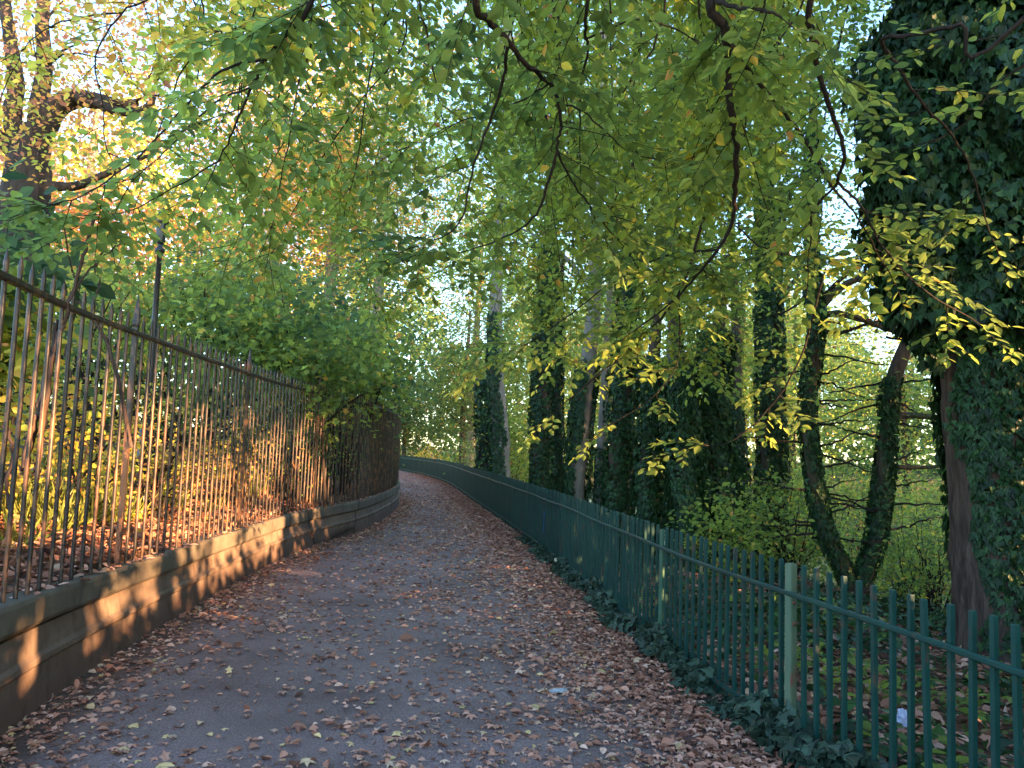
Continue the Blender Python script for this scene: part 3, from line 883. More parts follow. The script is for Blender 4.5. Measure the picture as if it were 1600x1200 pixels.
o = leaves_obj('distant_woodland', np.stack([xx, yy, zz], 1), rand_unit(n), rand_unit(n, (0, -1, .8)), .75 * rng.uniform(.6, 1.3, n),
               np.clip(np.where(th < -.15, .62, .28) + .08 * np.sin(th * 37) + rng.normal(size=n) * .08, 0, 1), T_RHOMB, M['leaf'])
tag(o, 'distant mixed woodland closing the view', 'woodland', kind='stuff')
# left bank
wood('tall pale trunk left of the centre with peach coloured leaves', -14.5, 45, 26, .4, 17, (7, 6, 10), 280, 45, .2, .76, .35)
wood('tall pale trunk with thinning orange leaves high on the left bank', -9.2, 38, 24, .36, 16, (6, 5, 9), 260, 45, .18, .72, .35)
wood('slender pale trunk standing nearest the bend on the left bank', -6.6, 36, 22, .3, 14, (5, 5, 8), 240, 45, .16, .42, .15)
wood('copper leaved tree on the crest of the left bank', -24, 42, 18, .4, 12, (8, 6, 8.5), 280, 45, .2, .86, .3, csd=.08)
wood('pinkish brown leaved tree at the far upper left', -30, 33, 18, .4, 13, (8, 6, 8), 280, 40, .18, .90, .2, csd=.08)

# plane-like tree with the heavy crooked limb at the top left
d1 = 15.0
b1 = P(30, 420, d1)
pl = empty('crooked_limbed_tree', (b1.x, b1.y, gz(b1.x, b1.y)), 'stout grey forking tree at the far left with one heavy crooked limb', 'tree')
p = smooth_path([(b1.x, b1.y, gz(b1.x, b1.y) - .2)] + path_px([(35, 350), (42, 290), (48, 240), (60, 200)], d1), 4)
tb = Tubes(); tb.add(p, [.6, .5, .42, .36, .26], 14, .04, flare=.2); tb.obj('trunk', M['bark_grey'], pl)
px_branch(pl, [(50, 240), (75, 185), (110, 155), (150, 158), (190, 163), (215, 160)], d1, [.28, .24, .2, .16, .12, .07], 'bark_grey', 10, wob=.02)
px_branch(pl, [(150, 158), (175, 172), (210, 175), (235, 162), (240, 140)], d1 - .3, [.10, .09, .07, .05], 'bark_grey', 8)
px_branch(pl, [(55, 225), (62, 160), (70, 100), (66, 30), (75, -40)], d1, [.2, .17, .14, .1], 'bark_grey', 10)
px_branch(pl, [(40, 250), (20, 190), (25, 130), (15, 60), (5, -20)], d1, [.2, .17, .14, .1], 'bark_grey', 10)
px_branch(pl, [(40, 260), (0, 215), (-40, 190)], d1, [.18, .14, .1], 'bark_grey', 10)
px_branch(pl, [(48, 275), (80, 290), (120, 290), (170, 270), (240, 240)], d1, [.12, .1, .08, .03], 'bark_grey', 8)
for q in range(14):
    x0, y0 = random.choice([(200, 160), (160, 160), (70, 100), (66, 40), (20, 100), (235, 150)])
    a = random.uniform(-2.6, .2)
    L = random.uniform(60, 150)
    px_branch(pl, [(x0, y0), (x0 + L * .4 * math.cos(a), y0 + L * .4 * math.sin(a)), (x0 + L * math.cos(a + .3), y0 + L * math.sin(a + .3))],
              [d1, d1 + random.uniform(-.5, .5), d1 + random.uniform(-1.5, 1.5)], [.035, .02, .008], 'twig', 5, 'branch', .05)
cc = np.array([tuple(P(random.uniform(-120, 420), random.uniform(-120, 260), d1 + random.uniform(-3, 4))) for _ in range(380)])
hc = np.clip(.80 + rng.normal(size=380) * .14, .38, .98)
pos, dd, nr, s, hh = cloud(cc, .55, 34, .11, hc, .07, .45)
leaves_obj('crown', pos, dd, nr, s, hh, T_RHOMB, M['leaf'], pl)

# ------------------------------------------------------------------ left bank shrubs
def shrub(name, label, x, y, h, rad, m, per, size, hue, tpl=T_OVAL, nst=7, csd=.06, spread=.2, mat='twig', cat='shrub', group=None, zc=None, stem_r=.015, flat=.6, zr=None, nb=(0, -.6, 1)):
    z0 = gz(x, y)
    t = empty(name, (x, y, z0), label, cat, group)
    c = (x, y, z0 + (zc if zc else h * .55))
    cc = crown_centers(c, (rad, rad, zr if zr else h * .5), m, .45)
    cc[:, 2] = np.maximum(cc[:, 2], z0 + .08)
    tb = Tubes()
    for q in rng.choice(len(cc), min(nst, len(cc)), replace=False):
        e = cc[q]; s = np.array([x + rng.normal() * rad * .15, y + rng.normal() * rad * .15, z0 - .05])
        mid = (s + e) / 2 + np.array([0, 0, .1 * h]) + rng.normal(size=3) * .06
        tb.add(wobble(smooth_path([s, mid, e], 6), .012), [stem_r, stem_r * .7, .003], 5, .05)
    tb.obj('stems', M[mat], t)
    hc = hue + rng.normal(size=len(cc)) * csd
    pos, dd, nr, s, hh = cloud(cc, spread, per, size, hc, .06, flat, nb)
    leaves_obj('foliage', pos, dd, nr, s, hh, tpl, M['leaf'], t)
    return t
def at_px(px, d): return (px - 800) / F * d
# golden undergrowth close behind the railings
shrub('golden_shrub', 'golden yellow leaved shrub behind the nearest railing bars', -4.1, 5.1, 1.6, .7, 60, 26, .075, .64, spread=.16, nst=14, zc=.95, zr=.5)
shrub('golden_shrub', 'yellow green leafy shrub behind the first thick railing post', -4.6, 6.3, 1.6, .7, 60, 26, .07, .58, spread=.17, nst=12)
shrub('golden_shrub', 'sparse ochre shrub in the middle of the railing', -4.3, 7.6, 1.5, .8, 60, 24, .065, .66, spread=.18, nst=14)
shrub('tangled_shrub', 'tangle of reddish brown stems with few leaves behind the railing', -4.2, 9.2, 1.6, .8, 50, 16, .06, .72, spread=.22, nst=30)
shrub('tangled_shrub', 'orange leaved bramble tangle behind the curving part of the railing', -4.0, 11.2, 1.5, .8, 55, 20, .06, .74, spread=.2, nst=30)
shrub('tangled_shrub', 'olive leaved bramble beside the dark end of the railing', -3.9, 13.6, 1.6, .8, 60, 24, .06, .45, spread=.2, nst=20)
shrub('green_shrub', 'dark green shrub behind the dark end of the railing', -3.9, 16.2, 2.2, .8, 80, 30, .07, .18, spread=.2, nst=14)
shrub('green_shrub', 'leafy green shrub spilling over the railing at the bend', -4.3, 19.5, 3.2, 1.0, 110, 30, .08, .25, spread=.25, nst=14)
shrub('green_shrub', 'rounded shrub filling the outer side of the bend', -5.2, 24.5, 4.0, 1.4, 140, 30, .09, .22, spread=.3, nst=14)
shrub('green_shrub', 'tall shrub by the second lamp post', -7.6, 30, 5.0, 2.0, 160, 34, .11, .26, spread=.35, nst=14)
# grasses on the bank
n = 9000
yy = rng.uniform(6.2, 13, n); ll = rng.uniform(.9, 2.6, n); xx = xL(yy) - ll
cl = (np.sin(xx * 3.1 + yy * 1.1) + np.sin(yy * 2.3 - xx * 2) > .1)
xx, yy = xx[cl], yy[cl]; n = len(xx)
zz = ground_z(xx, yy)
o = leaves_obj('bank_grass', np.stack([xx, yy, zz], 1), rand_unit(n, (0, 0, 2.2)), rand_unit(n, (.6, -.8, 0)), rng.uniform(.15, .42, n), rng.uniform(.2, 1, n), T_BLADE, M['grass'])
tag(o, 'yellow green grass tufts on the bank behind the railing', 'grass', kind='stuff')
# vine stems climbing by the nearest railing
vn = empty('climbing_vine', (-3.1, 5.0, gz(-3.1, 5.0)), 'bare woody vine twisting up behind the nearest bars to the top rail', 'vine')
tb = Tubes()
for (lst, ds, rr) in (([(60, 720), (70, 640), (82, 560), (95, 520), (110, 470), (130, 400), (150, 330)], 4.75, .016),
                      ([(40, 730), (52, 670), (72, 600), (84, 530), (92, 500)], 4.8, .026),
                      ([(5, 665), (20, 700), (12, 760), (15, 800)], 4.5, .012),
                      ([(110, 590), (104, 560), (110, 520), (116, 470), (122, 440), (160, 400), (165, 350)], 4.9, .009),
                      ([(205, 700), (185, 590), (165, 530), (140, 490), (120, 470)], 5.2, .014),
                      ([(122, 440), (112, 420), (104, 380), (98, 330)], 4.85, .006),
                      ([(152, 460), (155, 440), (148, 420), (170, 395), (200, 370)], 5.0, .007)):
    tb.add(wobble(smooth_path(path_px(lst, ds), 6), .006), [rr, rr * .9, rr * .5], 6, .08)
tb.obj('stems', M['bark_red'], vn)
# laurel with big dark leaves at the left edge
shrub('laurel_bush', 'large leaved dark green laurel at the left edge above the railing', -5.1, 6.2, 4.1, 1.15, 110, 24, .17, .14, spread=.26, nst=10, zc=1.9, zr=.75, stem_r=.025, csd=.05, nb=(.2, -.9, 1))
shrub('sumac_bush', 'bright yellow green broad leaved bush just over the railing tops at the left', -4.35, 6.3, 2.9, .55, 40, 20, .13, .56, spread=.2, nst=8, zc=1.75, zr=.4, csd=.04)
shrub('maple_sapling', 'green maple sapling beside the black lamp post', at_px(345, 13.6), 13.6, 4.2, 1.5, 130, 26, .12, .36, T_MAPLE, 10, .09, .28, zc=3.0, zr=1.4, stem_r=.03)
shrub('maple_bush', 'broad leaved green maple bush leaning over the middle of the railing', at_px(455, 12.6), 12.6, 4.2, 1.6, 170, 28, .12, .34, T_MAPLE, 14, .08, .20, zc=2.6, zr=1.35, stem_r=.03)
shrub('maple_bush', 'yellow green maple bush over the curve of the railing', at_px(545, 15.5), 15.5, 3.6, 1.2, 130, 28, .12, .40, T_MAPLE, 10, .07, .27, zc=2.7, zr=1.1, stem_r=.03)
shrub('hazel_bush', 'orange flecked hazel bush behind the lamp post', at_px(230, 15), 15, 4.2, 2.0, 130, 28, .10, .55, T_RHOMB, 10, .14, .32, zc=2.5, zr=1.6, stem_r=.03)
shrub('hazel_bush', 'dull green hazel bush left of the lamp post', at_px(130, 13), 13, 3.6, 1.6, 120, 26, .10, .40, T_RHOMB, 12, .12, .3, zc=2.0, zr=1.3, stem_r=.03)
shrub('holly_bush', 'blue green holly thicket on the bank behind the maple bushes', at_px(520, 22), 22, 6.5, 2.8, 220, 34, .12, .20, T_RHOMB, 10, .06, .4, zc=4.0, zr=3.0, stem_r=.04)
shrub('hazel_bush', 'tall mixed green and orange thicket on the bank crest', at_px(340, 21), 21, 6.0, 3.2, 220, 32, .12, .42, T_RHOMB, 10, .16, .42, zc=3.6, zr=2.4, stem_r=.04)
shrub('hazel_bush', 'green and russet thicket far left on the bank crest', at_px(90, 19), 19, 5.0, 3.2, 180, 32, .12, .48, T_RHOMB, 10, .18, .42, zc=3.0, zr=2.0, stem_r=.04)
shrub('holly_bush', 'low dark holly on the bank far left, seen through the nearest bars', at_px(20, 15), 15, 2.6, 2.2, 130, 30, .11, .20, T_RHOMB, 8, .06, .35, zc=1.0, zr=1.2)
shrub('holly_bush', 'low dark holly on the bank seen through the bars left of the lamp post', at_px(190, 17), 17, 2.8, 2.4, 130, 30, .11, .26, T_RHOMB, 8, .08, .35, zc=1.0, zr=1.3)
shrub('holly_bush', 'low dark holly on the bank seen through the bars right of the lamp post', at_px(330, 17.5), 17.5, 2.8, 2.4, 130, 30, .11, .22, T_RHOMB, 8, .08, .35, zc=1.0, zr=1.3)
shrub('holly_bush', 'low dark holly on the bank under the broad leaved maple bush', at_px(450, 18.5), 18.5, 2.8, 2.2, 130, 30, .11, .22, T_RHOMB, 8, .06, .35, zc=1.0, zr=1.3)
# beyond the bend, under the arching trees
shrub('golden_shrub', 'small sunlit golden bush glimpsed at the far end of the path', at_px(672, 57), 57, 1.8, 1.0, 60, 20, .16, .72, T_RHOMB, 6, .05, .3)
shrub('green_shrub', 'pale green low bush behind the far end of the fence', -.6, 42, 3.0, 2.0, 130, 26, .14, .34, T_RHOMB, 8, .05, .4)
shrub('green_shrub', 'grey green bush against the fence left of the tall pale trunk', 0.2, 33, 3.8, 1.6, 130, 30, .12, .28, T_RHOMB, 8, .05, .35)
shrub('green_shrub', 'yellow green shrub right of the tall pale trunk', at_px(806, 28), 28, 4.5, 1.4, 130, 30, .11, .46, T_RHOMB, 8, .05, .32)

# ------------------------------------------------------------------ right bank undergrowth
shrub('bank_shrub', 'pale yellow green shrub at the foot of the forked tree', at_px(1150, 11), 11, 1.5, .7, 60, 22, .08, .44, T_OVAL, 8, .05, .18)
shrub('bank_shrub', 'pale leafy shrub between the ivy trunk and the forked tree', at_px(1245, 14), 14, 2.2, .9, 70, 22, .09, .46, T_OVAL, 8, .05, .22)
shrub('bank_shrub', 'sunlit yellow green shrub at the river edge behind the forked tree', at_px(1430, 15.5), 15.5, 2.6, 1.1, 90, 20, .10, .47, T_OVAL, 12, .05, .26)
shrub('bank_shrub', 'spindly dark stemmed shrub right of the forked tree', at_px(1440, 13), 13, 2.4, .9, 50, 12, .08, .50, T_OVAL, 22, .06, .3)
shrub('river_shrub', 'tall olive yellow shrub across the water just left of the forked tree', at_px(1245, 20), 20, 4.2, 1.3, 90, 24, .10, .50, T_RHOMB, 12, .07, .3)
shrub('river_shrub', 'tall thin leaved shrub across the water between the two forked stems', at_px(1325, 21), 21, 4.6, 1.5, 90, 24, .10, .46, T_RHOMB, 14, .07, .3)
shrub('river_shrub', 'ragged yellowing shrub across the water beside the massive ivy tree', at_px(1440, 19), 19, 4.4, 1.4, 90, 24, .10, .53, T_RHOMB, 14, .07, .3)
for k, (px_, d_, w_) in enumerate([(1235, 13.2, 'grey green low shrub crowding the gap left of the forked tree'), (1330, 14.5, 'low leafy shrub framed inside the fork of the forked tree'),
                                    (1415, 12.6, 'low scrubby shrub just right of the forked tree above the fence'), (1468, 11.4, 'straggling shrub against the left edge of the massive ivy tree')]):
    shrub('scrub_bush', w_, at_px(px_, d_), d_, 1.9, .75, 60, 20, .075, .36 + .05 * (k % 3), T_OVAL, 16, .09, .24)
bb = empty('butterbur_plant', (at_px(1420, 13.3), 13.3, gz(at_px(1420, 13.3), 13.3)), 'pale broad round leaved plant at the water edge', 'plant')
pos = np.array([tuple(P(random.uniform(1395, 1470), random.uniform(905, 945), 13.3 + random.uniform(-.3, .3))) for _ in range(16)])
leaves_obj('foliage', pos, rand_unit(16, (0, -1.5, 0)), rand_unit(16, (0, -.3, 4)), .32 * rng.uniform(.7, 1.2, 16), rng.uniform(.25, .38, 16), T_OVAL, M['leaf'], bb)
tb = Tubes()
for q in pos[:10]: tb.add([(q[0], q[1], gz(q[0], q[1])), tuple(q)], .008, 5)
tb.obj('stems', M['twig'], bb)
# low herbs and ivy on the right bank
def ground_leaves(name, label, cat, n, ysp_, rsp, size, hue, hs, mat, tpl, dens, lift=.06, side='R'):
    yy = rng.uniform(*ysp_, n) if not callable(ysp_) else ysp_(n)
    rr = rng.uniform(*rsp, n)
    xx = xR(yy) + rr if side == 'R' else xL(yy) - rr
    ok = dens(xx, yy, rr); xx, yy, rr = xx[ok], yy[ok], rr[ok]; n = len(xx)
    zz = ground_z(xx, yy) + rng.uniform(0, lift, n)
    o = leaves_obj(name, np.stack([xx, yy, zz], 1), rand_unit(n) * np.array([1, 1, .35]), rand_unit(n, (0, 0, 2.2)), size * rng.uniform(.6, 1.3, n),
                   np.clip(hue + rng.normal(size=n) * hs, 0, 1), tpl, mat)
    return tag(o, label, cat, kind='stuff')
ground_leaves('bank_ivy', 'dark ivy creeping over the bank beyond the green fence', 'ivy', 26000, (1.5, 18), (.15, 5.5), .085, .45, .2, M['ivy'], T_IVY,
              lambda x, y, r: (np.sin(x * 1.9 + y) + np.sin(y * 1.3 - x * 1.1) + rng.normal(size=len(x)) * .6) > .1, .22)
ground_leaves('bank_herbs', 'low green herbs poking through the leaves beyond the fence', 'herbs', 5000, (2, 9), (.2, 3.5), .09, .38, .08, M['leaf'], T_OVAL,
              lambda x, y, r: (np.sin(x * 2.9 + y * 2) + np.sin(y * 2.3)) > .7, .3)
ground_leaves('bank_leaf_litter', 'copper fallen leaves on the bank beyond the green fence', 'fallen leaves', 14000, (1.5, 16), (.05, 5), .09, .45, .25, M['litter'], T_OVAL,
              lambda x, y, r: rng.uniform(size=len(x)) < 1, .05)
ground_leaves('terrace_leaf_litter', 'brown fallen leaves on the earth behind the iron railing', 'fallen leaves', 14000, (2, 14), (.05, 3.2), .08, .38, .25, M['litter'], T_OVAL,
              lambda x, y, r: rng.uniform(size=len(x)) < 1, .05, 'L')
ground_leaves('far_bank_plants', 'muted pale green plants covering the far river bank', 'plants', 42000, (14, 50), (12.6, 30), .16, .44, .13, M['leaf'], T_RHOMB,
              lambda x, y, r: (np.sin(x * .9 + y * .5) + np.sin(y * .8 - x * .4) + rng.normal(size=len(x)) * .8) > -.6, 1.3)

# ivy edging along the foot of the green fence
n = 9000
yy = rng.uniform(1.6, 14.5, n) ** 1.0
off = rng.normal(size=n) * .11 - .05
edge = .20 + .08 * np.sin(yy * 2.7) + .06 * np.sin(yy * 6.1)
ok = (np.abs(off) < edge) & (np.sin(yy * 3.3) + np.sin(yy * 7.7 + 1) + rng.normal(size=n) * .5 > -1.1)
yy, off, edge = yy[ok], off[ok], edge[ok]; n = len(yy)
hgt = (.26 * (1 - (off / .34) ** 2) * (.6 + .4 * np.sin(yy * 5.1) * np.sin(yy * 2.2))) * np.interp(yy, [2, 8, 14.5], [1.15, .95, .45])
pos = np.stack([xR(yy) + off, yy, np.maximum(hgt, .03) * rng.uniform(.25, 1, n) + .01], 1)
nr = unit(np.stack([off * 4 - .3, rng.normal(size=n) * .3 - .35, np.full(n, .8)], 1) + rng.normal(size=(n, 3)) * .35)
o = leaves_obj('ivy_edging', pos, unit(rand_unit(n) + np.array([-.4, -.3, -.5])), nr, .085 * rng.uniform(.6, 1.2, n), np.clip(.4 + rng.normal(size=n) * .2, 0, 1), T_IVY, M['dusty_ivy'])
tag(o, 'dusty dark ivy growing in a strip along the foot of the green fence', 'ivy', kind='stuff')
# a few ivy sprigs climbing the fence
# fallen leaves on the path
def litter():
    n = 230000
    u = rng.uniform(0, 1, n)
    yy = 1.5 + 46 * u ** 1.35
    t = rng.uniform(0.005, .995, n)
    xl, xr = xL(yy), xR(yy)
    xx = xl + (xr - xl) * t
    patch = .5 + .5 * np.sin(xx * 2.2 + 1.3 * np.sin(yy * .9)) * np.sin(yy * 1.3 + xx)
    clump = np.sin(xx * 7.1 + yy * 3.3) * np.sin(yy * 6.3 - xx * 4.1) * .5 + .5
    dist_r = (xr - xx); dist_l = xx - xl
    dens = .045 + .09 * patch + .30 * clump * patch
    dens *= np.interp(yy, [8, 20, 48], [1, .6, .4])
    dens += 1.0 * np.interp(yy, [8, 25, 48], [1, .7, .5]) * np.exp(-((dist_r - .45) / .6) ** 2) + .20 * np.exp(-((dist_r - 1.5) / .75) ** 2) * (.3 + .7 * clump)
    dens += .6 * np.exp(-(dist_l / .42) ** 2)
    ok = rng.uniform(size=n) < dens * .62
    xx, yy, dist_r = xx[ok], yy[ok], dist_r[ok]; n = len(xx)
    zz = path_z(xx, yy) + .004 + rng.uniform(0, .012, n) + np.where(dist_r < .8, rng.uniform(0, .02, n), 0)
    nr = rand_unit(n, (0, 0, 4.0))
    d = rand_unit(n) * np.array([1, 1, .12])
    s = .040 * np.exp(rng.normal(size=n) * .33) * np.where(rng.uniform(size=n) < .06, 1.4, 1)
    hue = np.clip(.55 + rng.normal(size=n) * .22 - np.where(dist_r < .7, .12, 0), 0, 1)
    print('LITTER', n)
    T = (T_OVAL[0] * np.array([1, 1.15, 2.4]), T_OVAL[1])
    tsel = rng.uniform(size=n)
    V1, F1, h1 = leaf_geo(*(a[tsel < .6] for a in (np.stack([xx, yy, zz], 1), d, nr)), s[tsel < .6], hue[tsel < .6], T)
    T2 = (T_MAPLE[0] * np.array([1, 1, 2.2]), T_MAPLE[1])
    V2, F2, h2 = leaf_geo(*(a[tsel >= .6] for a in (np.stack([xx, yy, zz], 1), d, nr)), s[tsel >= .6] * 1.05, hue[tsel >= .6], T2)
    me = mesh_np('leaf_litter', np.concatenate([V1, V2]), F1 + [f + len(V1) for f in F2], M['litter'], np.concatenate([h1, h2]))
    o = link('leaf_litter', me)
    return tag(o, 'scattered dry brown and pinkish fallen leaves over the path', 'fallen leaves', kind='stuff')
litter()
# leaves caught on the wall coping
n = 260
yy = rng.uniform(2.5, 20, n); xx = xL(yy) + rng.uniform(-.06, .04, n)
o = leaves_obj('coping_leaf_litter', np.stack([xx, yy, wall_top(yy) + .008], 1), rand_unit(n) * np.array([1, 1, .15]), rand_unit(n, (0, 0, 3)),
               rng.uniform(.04, .09, n), rng.uniform(.2, .95, n), T_OVAL, M['litter'])
tag(o, 'fallen leaves resting on the stone coping under the bars', 'fallen leaves', kind='stuff')

# litter items
def crumple(name, loc, s, mat, label, cat):
    bm = bmesh.new()
    bmesh.ops.create_icosphere(bm, subdivisions=3, radius=1)
    for v in bm.verts:
        f = 1 + .25 * math.sin(v.co.x * 7 + v.co.y * 3) * math.sin(v.co.z * 6) + random.gauss(0, .09)
        v.co = Vector((v.co.x * s[0] * f, v.co.y * s[1] * f, v.co.z * s[2] * f))
    me = bpy.data.meshes.new(name); bm.to_mesh(me); bm.free(); me.materials.append(mat)
    o = link(name, me); o.location = loc; o.rotation_euler = (0, 0, random.uniform(0, 3))
    return tag(o, label, cat)
gx, gy = G(871, 880, .06)
crumple('plastic_scrap', (gx, gy, .07), (.07, .05, .06), M['cream'], 'crumpled cream plastic scrap lying by the ivy edging', 'litter')
q = P(1410, 1066, 5.2)
crumple('food_wrapper', (q.x, q.y, gz(q.x, q.y) + .06), (.045, .03, .07), M['lilac'], 'pale lilac crumpled wrapper on the bank behind the green fence', 'litter')
gx, gy = G(872, 1080, .05)
crumple('flat_wrapper', (gx, gy, .055), (.06, .03, .012), M['silver'], 'small flattened silvery wrapper lying among leaves on the path', 'litter')

# ------------------------------------------------------------------ lamp posts
def lamp_post(x, y, h, label):
    z0 = gz(x, y)
    t = empty('lamp_post', (x, y, z0), label, 'lamp post', 'black lamp posts on the left bank')
    V, Fq = lathe([(.11, -.1), (.11, .12), (.085, .16), (.08, .9), (.06, .96), (.05, 1.05), (.036, h * .6), (.03, h - .62), (.06, h - .6), (.06, h - .56), (.035, h - .54), (.03, h - .5)], 12)
    V += np.array([x, y, z0]); link('column', mesh_np('column', V, Fq, M['lamp_black'], smooth=True), t)
    V, Fq = lathe([(.035, h - .5), (.055, h - .46), (.07, h - .24), (.075, h - .22)], 8)
    V += np.array([x, y, z0]); link('lantern', mesh_np('lantern', V, Fq, M['lamp_glass']), t)
    V, Fq = lathe([(.085, h - .22), (.09, h - .19), (.06, h - .1), (.035, h - .06), (.02, h - .02), (.001, h)], 8)
    V += np.array([x, y, z0]); link('cap', mesh_np('cap', V, Fq, M['lamp_black']), t)
q = P(255, 322, 9.6)
lamp_post(q.x, q.y, q.z - gz(q.x, q.y), 'slim black lamp post rising above the near part of the railing')
q = P(583, 552, 24.0)
lamp_post(q.x, q.y, q.z - gz(q.x, q.y), 'distant dark lamp post half hidden by foliage at the bend')

# ------------------------------------------------------------------ overhanging beech
class Spray:
    def __init__(s): s.p = []; s.d = []; s.n = []; s.s = []; s.h = []; s.tb = Tubes()
    def twig(s, a, direction, L, hue, lsz=.075, rr=.003, droop=.25, side_n=None, gap=.042, sub=True):
        d = np.array(direction, float); d /= np.linalg.norm(d)
        n = max(4, int(L / .06))
        pts = [np.array(a, float)]
        up = np.array([0, 0, 1.0])
        sd = np.cross(d, up); sd /= max(np.linalg.norm(sd), 1e-6)
        nn = np.cross(sd, d) + rng.normal(size=3) * .2
        nn /= np.linalg.norm(nn)
        for k in range(n):
            d = d + np.array([0, 0, -droop / n]) + rng.normal(size=3) * .05
            d /= np.linalg.norm(d)
            pts.append(pts[-1] + d * L / n)
        pts = np.array(pts)
        s.tb.add(pts, [rr, rr * .7, .0009], 4)
        cum = np.linspace(0, 1, len(pts))
        m = max(3, int(L / gap))
        for k in range(m):
            t = (k + .6) / m
            if t < .12: continue
            q = np.array([np.interp(t, cum, pts[:, c]) for c in range(3)])
            i = min(int(t * n), n - 1)
            dd = pts[i + 1] - pts[i]; dd /= np.linalg.norm(dd)
            sg = 1 if k % 2 else -1
            sd2 = np.cross(dd, nn); sd2 /= np.linalg.norm(sd2)
            ld = dd * .65 + sg * sd2 * 1.0 + rng.normal(size=3) * .18 + np.array([0, 0, -.15])
            s.p.append(q); s.d.append(ld); s.n.append(nn + rng.normal(size=3) * .38)
            s.s.append(lsz * rng.uniform(.55, 1.22) * (1 if t < .9 else .8)); s.h.append(hue + rng.normal() * .035 + (rng.uniform(.2, .45) if rng.uniform() < .02 else 0))
            if sub and L > .35 and k % 3 == 1 and t < .85:
                s.twig(q, dd * .8 + sg * sd2 * 1.0 + rng.normal(size=3) * .1, L * rng.uniform(.3, .5) * (1.1 - t * .6), hue, lsz, rr * .6, droop * .5, gap=gap, sub=False)
        s.p.append(pts[-1]); s.d.append(pts[-1] - pts[-2]); s.n.append(nn); s.s.append(lsz * .9); s.h.append(hue)
    def build(s, parent, label=None, limb=None):
        b = s.tb.obj('branch', M['twig'], parent)
        if label: b['label'] = label
        if s.p:
            o = leaves_obj('leaves', np.array(s.p), np.array(s.d), np.array(s.n), np.array(s.s), np.clip(s.h, 0, 1), T_OVAL, M['leaf'], b)
        return b

def branch_with_sprays(parent, main, r, twigs_per_m=5, L=(.35, .8), hue=.3, hsd=.05, lsz=.086, fwd=(0, .3, -.1), start=.0, mains=(), label=None, gap=.042, droop=.3, side_bias=0):
    if len(r) == 2:
        r = [.055, .04, r[0] * 1.2] + list(np.linspace(r[0], r[1], len(main) - 3))
    sp = Spray()
    for k, (pts, rad) in enumerate([(main, r)] + list(mains)):
        p = wobble(smooth_path(pts, 6), .0035)
        sp.tb.add(p, rad, 7, .06)
        seg = np.linalg.norm(np.diff(p, axis=0), axis=1); tot = seg.sum(); cum = np.concatenate([[0], np.cumsum(seg)]) / tot
        n = max(1, int(tot * twigs_per_m))
        for i in range(n):
            t = rng.uniform(start, 1)
            q = np.array([np.interp(t, cum, p[:, c]) for c in range(3)])
            j = min(np.searchsorted(cum, t), len(p) - 1); j = max(j, 1)
            dd = p[j] - p[j - 1]; dd /= np.linalg.norm(dd)
            sd = np.cross(dd, [0, 0, 1.0]); sd /= max(np.linalg.norm(sd), .05)
            sg = 1 if i % 2 else -1
            dr = dd * .6 + sg * sd * .9 + np.array(fwd) + rng.normal(size=3) * .25
            sp.twig(q, dr, rng.uniform(*L), hue + rng.normal() * hsd, lsz, .0035, droop, gap=gap)
        # leader tip
        sp.twig(p[-1], p[-1] - p[-3], .5, hue, lsz, .004, droop, gap=gap)
    return sp.build(parent, label)

beech = empty('overhanging_beech', (3.4, .4, gz(3.4, .4)), 'beech whose drooping leafy green branches hang over the path from the top of the view', 'tree')
tbx = Tubes()
tbx.add(smooth_path([(3.4, .4, -.3), (3.35, .4, 1.5), (3.3, .5, 3.5), (3.2, .6, 6), (3.1, .7, 9)], 5), [.3, .26, .22, .18, .1], 14, .03, flare=.4)
tbx.obj('trunk', M['bark'], beech)
def Lb(top, d, px, ds):
    """limb from the trunk to the top of the frame, then through pixels"""
    pts = path_px(px, ds)
    a = pts[0]
    z = max(a[2] + .9, 5.2)
    return [(3.25, .5, 4.6), ((3.25 + a[0]) / 2, (.5 + a[1]) / 2 - .3, z + .5), (a[0] * 1.0 + .1, a[1] - .35, a[2] + .55)] + pts
# 1: left branch
branch_with_sprays(beech, Lb(0, 0, [(490, -10), (440, 60), (414, 95), (393, 135), (368, 195), (340, 255)], [3.6, 3.8, 3.9, 4.0, 4.15, 4.3]), (.014, .004), 3.6,
                   hue=.35, start=.6, mains=[(path_px([(412, 92), (345, 112), (290, 165), (220, 240), (140, 300), (60, 330)], [3.9, 4, 4.1, 4.2, 4.3, 4.4]), [.008, .006, .003]),
                                             (path_px([(393, 135), (330, 165), (270, 225), (200, 290)], [4.0, 4.1, 4.3, 4.5]), [.006, .005, .002]),
                                             (path_px([(345, 250), (280, 290), (200, 330), (120, 350)], [4.3, 4.6, 4.8, 5.0]), [.005, .004, .002])])
